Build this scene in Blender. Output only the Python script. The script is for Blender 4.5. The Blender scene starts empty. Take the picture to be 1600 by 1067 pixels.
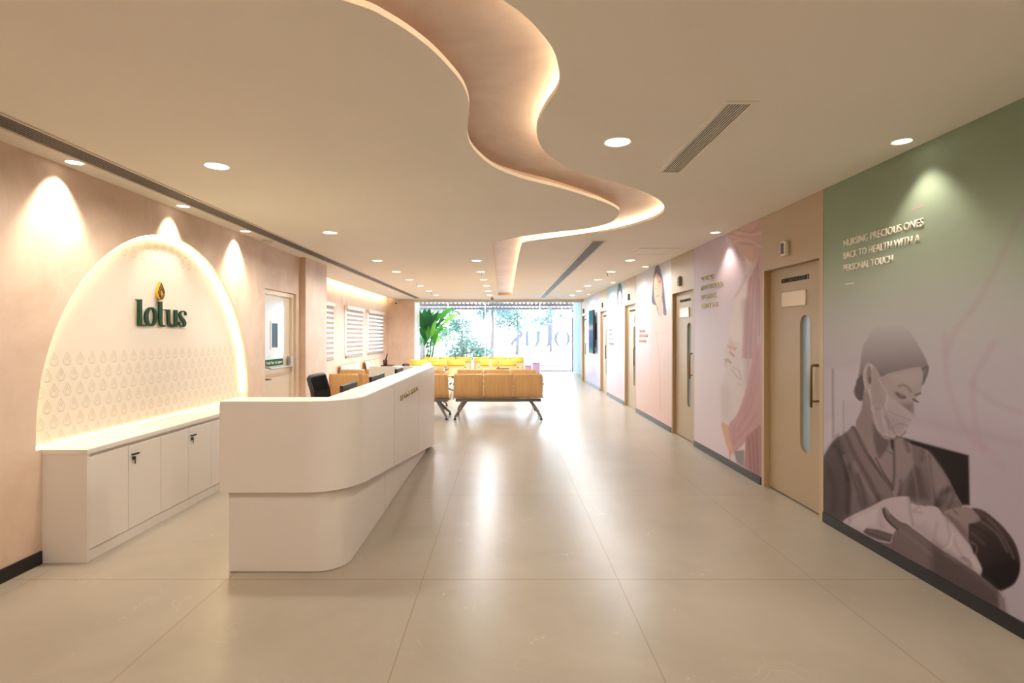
import bpy, bmesh, math, random
import numpy as np
from mathutils import Vector, Matrix
from mathutils.geometry import tessellate_polygon
random.seed(7)
S = bpy.context.scene
C = S.collection
PI = math.pi
# ------------------------------------------------------------------ camera, world, exposure
EYE = 1.5; F = 850.0; VX = 788.5; VY = 524.0; H = 2.677
cam = bpy.data.cameras.new('camera'); co = bpy.data.objects.new('camera', cam); C.objects.link(co)
co.location = (0, 0, EYE); co.rotation_euler = (PI/2, 0, 0)
cam.sensor_width = 36; cam.lens = 36*F/1600; cam.clip_start = .05; cam.clip_end = 300
cam.shift_x = (800-VX)/1600; cam.shift_y = (VY-533.5)/1600
S.camera = co
S.view_settings.view_transform = 'Standard'; S.view_settings.look = 'None'
S.view_settings.gamma = 1; S.view_settings.use_curve_mapping = False
S.view_settings.exposure = 0.27
S.cycles.use_denoising = True
S.cycles.max_bounces = 10; S.cycles.diffuse_bounces = 6; S.cycles.glossy_bounces = 4
S.cycles.transmission_bounces = 6; S.cycles.transparent_max_bounces = 12
S.cycles.sample_clamp_indirect = 6.0
S.cycles.caustics_reflective = False; S.cycles.caustics_refractive = False
W = bpy.data.worlds.new('sky'); S.world = W; W.use_nodes = True
bg = W.node_tree.nodes['Background']
bg.inputs[0].default_value = (.80, .91, 1, 1); bg.inputs[1].default_value = 15.0
WARM = (1, .95, .86); COOL = (.96, .98, 1); LEDC = (1, .78, .48)
P_DOWN = 20.0; P_WASH = 16.0; E_LED = 27.0; E_ARCH = 50.0; E_COVE = 70.0

# ------------------------------------------------------------------ helpers
def srgb(r, g, b):
    f = lambda c: (c/255/12.92 if c/255 <= .04045 else ((c/255+.055)/1.055)**2.4)
    return (f(r), f(g), f(b), 1)
def mat(name, col, rough=.5, metal=0, noise=0, nscale=6, bump=0, emit=0, ecol=None, coat=0, trans=0, spec=None):
    m = bpy.data.materials.new(name); m.use_nodes = True
    nt = m.node_tree; b = nt.nodes['Principled BSDF']
    b.inputs['Base Color'].default_value = col
    b.inputs['Roughness'].default_value = rough; b.inputs['Metallic'].default_value = metal
    if spec is not None: b.inputs['Specular IOR Level'].default_value = spec
    if coat: b.inputs['Coat Weight'].default_value = coat; b.inputs['Coat Roughness'].default_value = .1
    if trans: b.inputs['Transmission Weight'].default_value = trans
    if emit:
        b.inputs['Emission Color'].default_value = ecol or col; b.inputs['Emission Strength'].default_value = emit
    if noise or bump:
        tc = nt.nodes.new('ShaderNodeTexCoord'); n = nt.nodes.new('ShaderNodeTexNoise')
        n.inputs['Scale'].default_value = nscale; n.inputs['Detail'].default_value = 6
        nt.links.new(tc.outputs['Object'], n.inputs['Vector'])
        if noise:
            r = nt.nodes.new('ShaderNodeValToRGB')
            r.color_ramp.elements[0].position = .3; r.color_ramp.elements[1].position = .7
            r.color_ramp.elements[0].color = [c*(1-noise) for c in col[:3]]+[1]
            r.color_ramp.elements[1].color = [min(1, c*(1+noise*.7)) for c in col[:3]]+[1]
            nt.links.new(n.outputs[0], r.inputs[0]); nt.links.new(r.outputs[0], b.inputs['Base Color'])
        if bump:
            bp = nt.nodes.new('ShaderNodeBump'); bp.inputs['Strength'].default_value = bump; bp.inputs['Distance'].default_value = .01
            nt.links.new(n.outputs[0], bp.inputs['Height']); nt.links.new(bp.outputs[0], b.inputs['Normal'])
    return m
def add_box(bm, x0, x1, y0, y1, z0, z1):
    v = [bm.verts.new(p) for p in ((x0,y0,z0),(x1,y0,z0),(x1,y1,z0),(x0,y1,z0),(x0,y0,z1),(x1,y0,z1),(x1,y1,z1),(x0,y1,z1))]
    for f in ((3,2,1,0),(4,5,6,7),(0,1,5,4),(1,2,6,5),(2,3,7,6),(3,0,4,7)): bm.faces.new([v[i] for i in f])
def add_cyl(bm, p, q, r, r2=None, n=12, cap=True):
    p = Vector(p); q = Vector(q); d = (q-p).normalized(); r2 = r if r2 is None else r2
    a = d.orthogonal().normalized(); b = d.cross(a)
    A = [bm.verts.new(p+(a*math.cos(2*PI*i/n)+b*math.sin(2*PI*i/n))*r) for i in range(n)]
    B = [bm.verts.new(q+(a*math.cos(2*PI*i/n)+b*math.sin(2*PI*i/n))*r2) for i in range(n)]
    for i in range(n):
        bm.faces.new((A[i], A[(i+1) % n], B[(i+1) % n], B[i])).smooth = True
    if cap: bm.faces.new(A[::-1]); bm.faces.new(B)
def add_tube(bm, pts, r, n=8, closed=False):
    pts = [Vector(p) for p in pts]; rings = []; m = len(pts); up = None
    for i, p in enumerate(pts):
        d = (pts[(i+1) % m]-pts[i-1]) if closed else (pts[min(i+1, m-1)]-pts[max(i-1, 0)])
        d.normalize()
        a = d.orthogonal() if up is None else up - d*up.dot(d)
        a.normalize(); up = a; b = d.cross(a)
        rr = r[i] if isinstance(r, (list, tuple)) else r
        rings.append([bm.verts.new(p+(a*math.cos(2*PI*k/n)+b*math.sin(2*PI*k/n))*rr) for k in range(n)])
    for i in range(m if closed else m-1):
        A = rings[i]; B = rings[(i+1) % m]
        for k in range(n): bm.faces.new((A[k], A[(k+1) % n], B[(k+1) % n], B[k])).smooth = True
    if not closed: bm.faces.new(rings[0][::-1]); bm.faces.new(rings[-1])
def add_poly(bm, loops, fn, depth):
    """flat shape (outer loop + holes, 2-D) extruded: fn(u,v,w) -> 3-D, front at w=depth, back at w=0"""
    flat = [p for l in loops for p in l]
    tris = tessellate_polygon([[Vector((p[0], p[1], 0)) for p in l] for l in loops])
    A = [bm.verts.new(fn(p[0], p[1], depth)) for p in flat]
    for t in tris:
        try: bm.faces.new([A[i] for i in t])
        except ValueError: pass
    if depth:
        B = [bm.verts.new(fn(p[0], p[1], 0)) for p in flat]
        k = 0
        for l in loops:
            n = len(l)
            for i in range(n):
                a, b = k+i, k+(i+1) % n
                try: bm.faces.new((A[a], A[b], B[b], B[a]))
                except ValueError: pass
            k += n
        for t in tris:
            try: bm.faces.new([B[i] for i in reversed(t)])
            except ValueError: pass
def obj(name, bm, m, parent=None, bevel=0, smooth=False, normals=True):
    if normals: bmesh.ops.recalc_face_normals(bm, faces=bm.faces)
    me = bpy.data.meshes.new(name); bm.to_mesh(me); bm.free()
    o = bpy.data.objects.new(name, me); C.objects.link(o)
    if m: me.materials.append(m)
    if smooth:
        for p in me.polygons: p.use_smooth = True
    if bevel:
        b = o.modifiers.new('bevel', 'BEVEL'); b.width = bevel; b.segments = 2; b.limit_method = 'ANGLE'; b.angle_limit = .6
    if parent: o.parent = parent
    return o
def box(name, m, d, parent=None, bevel=0):
    bm = bmesh.new(); add_box(bm, *d); return obj(name, bm, m, parent, bevel)
def boxes(name, m, ds, parent=None, bevel=0):
    bm = bmesh.new()
    for d in ds: add_box(bm, *d)
    return obj(name, bm, m, parent, bevel)
def tag(o, label, cat, group=None, kind=None):
    if label: o['label'] = label
    if cat: o['category'] = cat
    if group: o['group'] = group
    if kind: o['kind'] = kind
    return o
def struct(o): o['kind'] = 'structure'; return o
def thing(name, label, cat, loc=(0,0,0), rz=0, group=None):
    o = bpy.data.objects.new(name, None); C.objects.link(o); o.empty_display_size = .1
    o.location = loc; o.rotation_euler = (0, 0, rz)
    return tag(o, label, cat, group)
def dup(root, loc, rz, label, group=None):
    r = root.copy(); C.objects.link(r); r.location = loc; r.rotation_euler = (0, 0, rz); r['label'] = label
    if group: r['group'] = group
    for ch in list(root.children):
        c = ch.copy(); C.objects.link(c); c.parent = r
        for g in ch.children:
            d = g.copy(); C.objects.link(d); d.parent = c
    return r
def lamp(name, kind, loc, energy, col, parent=None, rot=(0,0,0), **kw):
    l = bpy.data.lights.new(name, kind); l.energy = energy; l.color = col
    for k, v in kw.items(): setattr(l, k, v)
    o = bpy.data.objects.new(name, l); C.objects.link(o); o.location = loc; o.rotation_euler = rot
    if parent: o.parent = parent
    return o
def text_mesh(s, size, width=None, depth=.004, bold=0.0):
    c = bpy.data.curves.new('t', 'FONT'); c.body = s; c.size = 1; c.extrude = 0; c.offset = bold; c.resolution_u = 3
    o = bpy.data.objects.new('t', c); C.objects.link(o)
    dg = bpy.context.evaluated_depsgraph_get(); dg.update()
    me = bpy.data.meshes.new_from_object(o.evaluated_get(dg))
    bm = bmesh.new(); bm.from_mesh(me); bpy.data.objects.remove(o); bpy.data.curves.remove(c); bpy.data.meshes.remove(me)
    xs = [v.co.x for v in bm.verts]; ys = [v.co.y for v in bm.verts]
    x0, x1, y0, y1 = min(xs), max(xs), min(ys), max(ys)
    k = size/.729     # cap height of the built-in face
    kx = (width/(x1-x0)) if width else k
    for v in bm.verts: v.co.x = (v.co.x-x0)*kx; v.co.y = v.co.y*k
    if depth:
        r = bmesh.ops.extrude_face_region(bm, geom=bm.faces[:])
        for v in r['geom']:
            if isinstance(v, bmesh.types.BMVert): v.co.z += depth
    return bm
def place(bm, org, u, v):
    """map x->u, y->v, z->u x v at org"""
    u = Vector(u); v = Vector(v); n = u.cross(v); o = Vector(org)
    for w in bm.verts: w.co = o + u*w.co.x + v*w.co.y + n*w.co.z
    return bm
# lines of sight used while measuring the photograph: a pixel to a point on a plane of the room
def ceil_pt(x, y, z=H): k = (z-EYE)/(VY-y); return ((x-VX)*k, F*k)
def wall_pt(x, y, X): Y = F*X/(x-VX); return (Y, EYE+(VY-y)*Y/F)

# ------------------------------------------------------------------ materials
def plaster(name, a, b, rough=.55):
    m = mat(name, a, rough); nt = m.node_tree; bs = nt.nodes['Principled BSDF']
    tc = nt.nodes.new('ShaderNodeTexCoord'); mp = nt.nodes.new('ShaderNodeMapping')
    mp.inputs['Scale'].default_value = (1, 1, .8)
    n = nt.nodes.new('ShaderNodeTexNoise'); n.inputs['Scale'].default_value = 2.2; n.inputs['Detail'].default_value = 8; n.inputs['Roughness'].default_value = .62
    n.inputs['Distortion'].default_value = 1.2
    r = nt.nodes.new('ShaderNodeValToRGB'); r.color_ramp.elements[0].position = .34; r.color_ramp.elements[1].position = .66
    r.color_ramp.elements[0].color = a; r.color_ramp.elements[1].color = b
    nt.links.new(tc.outputs['Object'], mp.inputs[0]); nt.links.new(mp.outputs[0], n.inputs['Vector'])
    nt.links.new(n.outputs[0], r.inputs[0]); nt.links.new(r.outputs[0], bs.inputs['Base Color'])
    return m
M_PLASTER = plaster('peach_plaster', srgb(207,180,156), srgb(221,196,174))
M_RIBBON = plaster('pink_ceiling_plaster', srgb(206,186,177), srgb(222,205,198))
M_CEIL = mat('ceiling_paint', srgb(245,241,233), .8, noise=.015, nscale=1.5)
M_WHITE = mat('white_laminate', srgb(224,216,207), .38, noise=.01, nscale=2)
M_WHITE2 = mat('white_paint', srgb(240,238,234), .5)
M_NICHE = mat('niche_board', srgb(232,220,204), .55, noise=.01, nscale=3)
M_BEIGE = mat('beige_door_laminate', srgb(168,149,122), .42, noise=.012, nscale=3)
M_BEIGE2 = mat('beige_surround_laminate', srgb(177,158,132), .45, noise=.012, nscale=3)
M_JAMB = mat('tan_door_jamb', srgb(176,148,108), .45)
M_CREAM = mat('cream_door_paint', srgb(226,212,190), .22, coat=.5)
M_BLACK = mat('black_plastic', srgb(28,26,26), .4)
M_BASE = mat('black_skirting', srgb(26,24,26), .3)
M_DARK = mat('dark_gap', srgb(30,25,22), .7)
M_STEEL = mat('brushed_steel', srgb(190,190,190), .28, metal=1)
M_BRASS = mat('dark_brass', srgb(150,124,86), .3, metal=1)
M_GOLD = mat('gold_lettering', srgb(176,146,84), .3, metal=.9)
M_GREENL = mat('dark_green_letter', srgb(24,58,28), .6, spec=.2)
M_ALU = mat('anodised_diffuser', srgb(130,124,120), .55, metal=.3)
M_ALU2 = mat('pale_diffuser', srgb(214,202,186), .45)
M_CHROME = mat('chrome', srgb(220,220,222), .12, metal=1)
M_GREYMET = mat('grey_powder_coat', srgb(112,106,100), .4, metal=.3)
M_CAST = mat('warm_white_plastic', srgb(228,222,212), .4)
M_PINK = mat('pink_vinyl', srgb(226,178,206), .5)
M_YELLOW = mat('yellow_vinyl', srgb(232,196,70), .45, noise=.04, nscale=20)
M_LINE = mat('gold_grey_line', srgb(186,168,134), .5)
M_SLAT = mat('dark_timber_slat', srgb(66,52,54), .6, noise=.1)
def wood(name, a, b, axis=0):
    m = mat(name, a, .38); nt = m.node_tree; bs = nt.nodes['Principled BSDF']
    tc = nt.nodes.new('ShaderNodeTexCoord'); mp = nt.nodes.new('ShaderNodeMapping')
    mp.inputs['Scale'].default_value = (30, 1.2, 1.2)
    n = nt.nodes.new('ShaderNodeTexNoise'); n.inputs['Scale'].default_value = 2; n.inputs['Detail'].default_value = 5; n.inputs['Distortion'].default_value = .4
    r = nt.nodes.new('ShaderNodeValToRGB'); r.color_ramp.elements[0].position = .3; r.color_ramp.elements[1].position = .7
    r.color_ramp.elements[0].color = a; r.color_ramp.elements[1].color = b
    nt.links.new(tc.outputs['Object'], mp.inputs[0]); nt.links.new(mp.outputs[0], n.inputs['Vector'])
    nt.links.new(n.outputs[0], r.inputs[0]); nt.links.new(r.outputs[0], bs.inputs['Base Color'])
    return m
M_WOOD = wood('oak_plywood', srgb(214,170,112), srgb(232,190,132))
def emis(name, col, strength):
    m = bpy.data.materials.new(name); m.use_nodes = True; nt = m.node_tree; nt.nodes.clear()
    e = nt.nodes.new('ShaderNodeEmission'); o = nt.nodes.new('ShaderNodeOutputMaterial')
    e.inputs[0].default_value = (*col[:3], 1); e.inputs[1].default_value = strength; nt.links.new(e.outputs[0], o.inputs[0]); return m
M_LAMP = emis('lamp_diffuser_glow', (1, .93, .8), 6.0)
M_LED = emis('led_strip_glow', LEDC, E_LED)
M_LEDA = emis('arch_led_glow', (1, .80, .42), E_ARCH)
M_LEDC = emis('cove_led_glow', (1, .86, .60), E_COVE)
def glassmat(name, tint=(1,1,1), gloss=.08, rough=.02):
    m = bpy.data.materials.new(name); m.use_nodes = True; nt = m.node_tree; nt.nodes.clear()
    t = nt.nodes.new('ShaderNodeBsdfTransparent'); t.inputs[0].default_value = (*tint, 1)
    g = nt.nodes.new('ShaderNodeBsdfGlossy'); g.inputs['Roughness'].default_value = rough
    mx = nt.nodes.new('ShaderNodeMixShader'); mx.inputs[0].default_value = gloss
    o = nt.nodes.new('ShaderNodeOutputMaterial')
    nt.links.new(t.outputs[0], mx.inputs[1]); nt.links.new(g.outputs[0], mx.inputs[2]); nt.links.new(mx.outputs[0], o.inputs[0]); return m
M_GLASS = glassmat('clear_glass', (.96, .98, .98), .05)
def translucent(name, col, mixd=.5, transp=0):
    m = bpy.data.materials.new(name); m.use_nodes = True; nt = m.node_tree; nt.nodes.clear()
    t = nt.nodes.new('ShaderNodeBsdfTranslucent'); t.inputs[0].default_value = col
    d = nt.nodes.new('ShaderNodeBsdfDiffuse'); d.inputs[0].default_value = col
    mx = nt.nodes.new('ShaderNodeMixShader'); mx.inputs[0].default_value = mixd
    o = nt.nodes.new('ShaderNodeOutputMaterial')
    nt.links.new(t.outputs[0], mx.inputs[1]); nt.links.new(d.outputs[0], mx.inputs[2])
    last = mx
    if transp:
        tr = nt.nodes.new('ShaderNodeBsdfTransparent'); m2 = nt.nodes.new('ShaderNodeMixShader'); m2.inputs[0].default_value = transp
        nt.links.new(mx.outputs[0], m2.inputs[1]); nt.links.new(tr.outputs[0], m2.inputs[2]); last = m2
    nt.links.new(last.outputs[0], o.inputs[0]); return m
M_SHEER = translucent('sheer_blind_band', srgb(240,240,244), .5)
M_BAND = mat('beige_blind_band', srgb(170,157,142), .8)
M_FROST = translucent('frosted_blue_glass', srgb(160,180,192), .95, .01)
M_VINYL = mat('blue_window_vinyl', srgb(186,202,242), .7)
M_VINYLG = mat('grey_window_vinyl', srgb(96,106,126), .7)
# floor: 1.2 x 1.77 m stone-look tiles with fine grout
def floor_mat():
    m = mat('stone_tile', srgb(196,178,156), .3, spec=.28); nt = m.node_tree; bs = nt.nodes['Principled BSDF']; L = nt.links.new
    tc = nt.nodes.new('ShaderNodeTexCoord'); sp = nt.nodes.new('ShaderNodeSeparateXYZ'); L(tc.outputs['Object'], sp.inputs[0])
    def M(op, a, b=None):
        n = nt.nodes.new('ShaderNodeMath'); n.operation = op
        for i, q in enumerate((a, b)):
            if q is None: continue
            if hasattr(q, 'links'): L(q, n.inputs[i])
            else: n.inputs[i].default_value = q
        return n.outputs[0]
    def line(s, off, step, w):
        d = M('FRACT', M('DIVIDE', M('SUBTRACT', s, off-step*40), step))
        d = M('ABSOLUTE', M('SUBTRACT', d, .5))
        return M('GREATER_THAN', d, .5-w/step/2)
    gx = line(sp.outputs[0], -.504, 1.2, .0045); gy = line(sp.outputs[1], 3.345, 1.772, .006)
    g = M('MAXIMUM', gx, gy)
    n1 = nt.nodes.new('ShaderNodeTexNoise'); n1.inputs['Scale'].default_value = 1.1; n1.inputs['Detail'].default_value = 9; n1.inputs['Roughness'].default_value = .6; n1.inputs['Distortion'].default_value = .5
    L(tc.outputs['Object'], n1.inputs['Vector'])
    r1 = nt.nodes.new('ShaderNodeValToRGB'); r1.color_ramp.elements[0].position = .3; r1.color_ramp.elements[1].position = .72
    r1.color_ramp.elements[0].color = srgb(156,145,129); r1.color_ramp.elements[1].color = srgb(172,161,144)
    L(n1.outputs[0], r1.inputs[0])
    n2 = nt.nodes.new('ShaderNodeTexNoise'); n2.inputs['Scale'].default_value = 1.6; n2.inputs['Detail'].default_value = 4; n2.inputs['Distortion'].default_value = 2.5
    L(tc.outputs['Object'], n2.inputs['Vector'])
    v = M('ABSOLUTE', M('SUBTRACT', n2.outputs[0], .5)); v = M('LESS_THAN', v, .0022)
    n3 = nt.nodes.new('ShaderNodeTexNoise'); n3.inputs['Scale'].default_value = 3.1; L(tc.outputs['Object'], n3.inputs['Vector'])
    v = M('MULTIPLY', v, M('GREATER_THAN', n3.outputs[0], .6)); v = M('MULTIPLY', v, .35)
    mx = nt.nodes.new('ShaderNodeMix'); mx.data_type = 'RGBA'; L(v, mx.inputs[0]); L(r1.outputs[0], mx.inputs[6]); mx.inputs[7].default_value = srgb(226,214,196)
    m2 = nt.nodes.new('ShaderNodeMix'); m2.data_type = 'RGBA'; L(g, m2.inputs[0]); L(mx.outputs[2], m2.inputs[6]); m2.inputs[7].default_value = srgb(140,118,92)
    L(m2.outputs[2], bs.inputs['Base Color'])
    rr = nt.nodes.new('ShaderNodeMapRange'); rr.inputs[3].default_value = .27; rr.inputs[4].default_value = .34; L(n1.outputs[0], rr.inputs[0])
    L(rr.outputs[0], bs.inputs['Roughness'])
    return m
M_FLOOR = floor_mat()

# ------------------------------------------------------------------ room shell
XL, XR = -3.05, 2.571
YB = -3.2; YE = 17.8; YG = 22.4
o = struct(box('floor', M_FLOOR, (-4.3, 3.2, YB-.1, YG+.06, -.06, 0)))
# ribbon-shaped opening in the ceiling
Lpx = [(533.5,0),(610,31.5),(668.4,72),(704.4,108),(724.6,135),(733,162),(731.4,189),(730.5,211.4),(740.4,233.9),(771.9,260.8),(816.8,278.8),(870.8,292.3),(915.8,305.8),(947,317),(963,325),(968,331),(964,339),(951.7,348.5),(915.8,357.5),(861.8,363.4),(807.8,371),(776,379),(770,386),(773.6,420),(778.6,463)]
Rpx = [(785,0),(816.8,22.5),(843.8,49.5),(866,81),(874,117),(870.8,139.4),(852.8,166.4),(840,193.4),(840,216),(852.8,238.4),(879.8,258.6),(915.8,272),(969.7,287.8),(1010,301.3),(1032.7,314.8),(1038,327.4),(1031,336),(1014.7,344),(969.7,357.5),(902,368.8),(834.8,377.8),(819,380.5),(814.6,385),(807.8,413.8),(799.7,463)]
def smooth_path(p, n=8):
    q = []
    for i in range(len(p)-1):
        a, b, c, d = (Vector(p[max(i-1,0)]), Vector(p[i]), Vector(p[i+1]), Vector(p[min(i+2,len(p)-1)]))
        for k in range(n):
            t = k/n
            q.append(.5*((2*b)+(c-a)*t+(2*a-5*b+4*c-d)*t*t+(3*b-a-3*c+d)*t**3))
    q.append(Vector(p[-1])); return q
Lp = [(-1.75,1.42),(-1.1,1.66)] + [ceil_pt(*p) for p in Lpx]
Rp = [(-1.6,.92),(-1.0,1.1),(-.45,1.45)] + [ceil_pt(*p) for p in Rpx]
Lp[-1] = (-.19, 16.3); Rp[-1] = (.2125, 16.3)
Lp = smooth_path(Lp, 5); Rp = smooth_path(Rp, 5)
def offset(path, d):
    out = []
    for i, p in enumerate(path):
        t = (path[min(i+1,len(path)-1)]-path[max(i-1,0)]).normalized()
        out.append(p + Vector((t.y, -t.x))*d)      # d>0: to the right of travel
    return out
hole = [tuple(p) for p in Lp] + [tuple(p) for p in reversed(Rp)]
outer = [(-3.2,YB),(2.8,YB),(2.8,YE+.02),(-3.62,YE+.02),(-3.62,9.17),(-3.2,9.17)]
LIP = .026; DEEP = .088
bm = bmesh.new(); add_poly(bm, [outer, hole], lambda u, v, w: (u, v, H+LIP-w), LIP)
struct(obj('ceiling', bm, M_CEIL))
bm = bmesh.new()
for path, d in ((offset(Lp, -.10), 1), (offset(Rp, .13), -1)):
    vs = [(bm.verts.new((p.x, p.y, H+LIP)), bm.verts.new((p.x, p.y, H+DEEP))) for p in path]
    for a, b in zip(vs, vs[1:]): bm.faces.new((a[0], b[0], b[1], a[1]))
for A, B in ((Lp[0], Rp[0]), (Lp[-1], Rp[-1])):
    s = -.05 if A.y < 5 else .05
    bm.faces.new([bm.verts.new(p) for p in ((A.x-.1,A.y+s,H+LIP),(B.x+.13,B.y+s,H+LIP),(B.x+.13,B.y+s,H+DEEP),(A.x-.1,A.y+s,H+DEEP))])
bm.faces.new([bm.verts.new(p) for p in ((-2.4,.4,H+DEEP),(2.4,.4,H+DEEP),(2.4,16.6,H+DEEP),(-2.4,16.6,H+DEEP))])
struct(obj('trim_1', bm, M_RIBBON))          # the recessed pink ribbon above the opening
q = offset(Rp, .075)
bm = bmesh.new(); add_tube(bm, [(p.x, p.y, H+LIP+.012) for p in q], .008, 6)
tag(obj('led_strip', bm, M_LED), 'glowing warm strip hidden along the edge of the winding ceiling recess', 'strip light')
struct(box('trim_2', M_CEIL, (-4.3, 3.2, YB-.1, 18.2, 3.0, 3.1)))      # slab over the false ceiling
struct(box('trim_3', M_CEIL, (-4.3, 3.2, 18.2, YG+.1, 2.95, 3.1)))
struct(box('trim_4', mat('beam_paint', srgb(214,206,198), .6), (-2.9495, 2.8, YE, YE+.25, H-.09, 3.0)))   # header beam over the bay
# left wall with the arched niche
AY, AZ, AA, AB = 5.0, .845, 1.46, 1.555
arch = [(AY-AA*math.cos(PI*i/64), AZ+AB*math.sin(PI*i/64)) for i in range(65)]
ring = [(AY-AA, .7485)] + arch + [(AY+AA, .7485)]
bm = bmesh.new(); add_poly(bm, [[(YB,0),(6.84,0),(6.84,3.0),(YB,3.0)], ring], lambda u, v, w: (XL-.022+w, u, v), .022)
add_box(bm, -3.25, -3.13, YB, 6.84, 0, 3.0)
add_box(bm, -3.13, XL-.022, 6.72, 6.84, 0, 3.0)
# fire-door bay, pier
add_box(bm, -3.25, -3.09, 6.84, 7.02, 0, 3.0); add_box(bm, -3.25, -3.09, 8.06, 8.2, 0, 3.0); add_box(bm, -3.25, -3.09, 7.02, 8.06, 2.11, 3.0)
add_box(bm, -4.0, -3.0, 8.2, 9.17, 0, 3.0)
# window bay wall with three openings
WX = -3.82; WINS = [(10.2, 11.95), (13.08, 14.42), (15.18, 16.86)]
ys = [9.17] + [y for w in WINS for y in w] + [YE]
for i in range(0, len(ys), 2): add_box(bm, WX-.15, WX, ys[i], ys[i+1], 0, 3.0)
for a, b in WINS: add_box(bm, WX-.15, WX, a, b, 0, 1.02); add_box(bm, WX-.15, WX, a, b, 2.12, 3.0)
struct(obj('wall_left', bm, M_PLASTER))
# arch niche back
e = .0005
ring2 = [(AY-AA-e, .748)] + [(AY-(AA+e)*math.cos(PI*i/64), AZ+(AB+e)*math.sin(PI*i/64)) for i in range(65)] + [(AY+AA+e, .748)]
niche = thing('arch_niche', 'large lit arched niche with a drop pattern above the low white cabinet', 'wall niche', (-3.13, AY, .66))
def local(bm, o):
    for v in bm.verts: v.co -= Vector(o.location)
    return bm
bm = bmesh.new(); add_poly(bm, [ring2], lambda u, v, w: (-3.129+w, u, v), .006); obj('back_board', local(bm, niche), M_NICHE, niche)
bm = bmesh.new()
vs = [(bm.verts.new((-3.129, u, v)), bm.verts.new((XL-.0225, u, v))) for u, v in ring2]
for a, b in zip(vs, vs[1:]): bm.faces.new((a[0], b[0], b[1], a[1]))
add_box(bm, -3.1295, XL-.0225, AY-AA-.0005, AY+AA+.0005, .7405, .748)
obj('rim', local(bm, niche), M_NICHE, niche)
bm = bmesh.new(); add_box(bm, -3.1225, -3.117, AY-AA+.03, AY+AA-.03, .749, .755)
obj('lower_led_strip', local(bm, niche), emis('lower_led_glow', (1, .84, .5), 16.0), niche)
bm = bmesh.new(); add_tube(bm, [(-3.1145, AY-(AA-.008)*math.cos(PI*i/96), AZ+(AB-.008)*math.sin(PI*i/96)) for i in range(97)], .007, 6)
obj('led_strip', local(bm, niche), M_LEDA, niche)
def drop_outline(k=1.0, n=24):
    pts = []
    for i in range(n):
        t = 2*PI*i/n
        pts.append((math.sin(t)*math.sin(t/2)**1.35*.5*k, -math.cos(t)*.5*k*-1))
    return [(a*1.0, b) for a, b in pts]
def ringstroke(bm, pts, w, fn):
    n = len(pts); P = [Vector(p) for p in pts]; vs = []
    for i in range(n):
        t = (P[(i+1) % n]-P[i-1]); t = t.normalized() if t.length else Vector((1,0)); nn = Vector((t.y, -t.x))*w/2
        a, b = P[i]+nn, P[i]-nn; vs.append((bm.verts.new(fn(*a)), bm.verts.new(fn(*b))))
    for i in range(n):
        a, b = vs[i], vs[(i+1) % n]; bm.faces.new((a[0], a[1], b[1], b[0]))
def inside(y, z, m=.05): return z < AZ or ((y-AY)/(AA-m))**2+((z-AZ)/(AB-m))**2 < 1
bm = bmesh.new()
for zi, z in enumerate([1.334-.108*k for k in range(6)] + [2.2, 2.3]):
    for k in range(-16, 17):
        y = AY + .04 + (k+.5*(zi % 2))*.1155
        if abs(y-AY) > AA-.06 or not inside(y, z): continue
        fn = lambda a, b: (-3.1225, y+a, z+b)
        ringstroke(bm, [(a*.094, b*.094) for a, b in drop_outline()], .0024, fn)
        ringstroke(bm, [(a*.052, b*.056-.013) for a, b in drop_outline()], .002, fn)
        ringstroke(bm, [(a*.034+.004, b*.040+.012) for a, b in drop_outline(n=12)], .0016, fn)
obj('drop_pattern', local(bm, niche), M_LINE, niche)
# end wall, bright return, side of the glazed bay
struct(box('wall_front', M_PLASTER, (-4.0, -2.95, YE, YE+.1, 0, 3.0)))
struct(box('trim_5', M_WHITE2, (-4.2, -2.95, YE+.1, 18.85, 0, 3.0)))
struct(box('trim_6', M_WHITE2, (-4.3, -4.2, 18.85, YG, 0, 3.0)))
struct(box('wall_back', M_PLASTER, (-3.3, 2.8, YB-.1, YB, 0, 3.0)))
# right wall: solid with five door openings; surrounds are flush beige panels
DOORS = [(4.384, 5.442), (7.37, 8.387), (10.63, 11.68), (13.66, 14.65), (17.05, 18.05)]
DT = 2.137; J = .055
bm = bmesh.new(); ys = [YB] + [y for a, b in DOORS for y in (a+J, b-J)] + [18.2]
for i in range(0, len(ys), 2): add_box(bm, XR+.004, 2.80, ys[i], ys[i+1], 0, 3.0)
for a, b in DOORS: add_box(bm, XR+.004, 2.80, a+J, b-J, DT, 3.0)
struct(obj('wall_right', bm, M_BEIGE2))
struct(box('trim_7', M_WHITE2, (2.95, 3.1, 18.2, YG, 0, 3.0)))
for i, (a, b) in enumerate([(YB, 4.384), (5.442, 7.37), (8.387, 10.63), (11.68, 13.66), (14.65, 17.05)]):
    struct(box('baseboard_right' if i == 0 else 'baseboard_right_%d' % (i+1), M_BASE, (XR-.012, XR+.004, a+.002, b-.002, 0, .08)))
struct(box('baseboard_left', M_BASE, (XL, XL+.012, YB, 3.575, 0, .085)))

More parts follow.
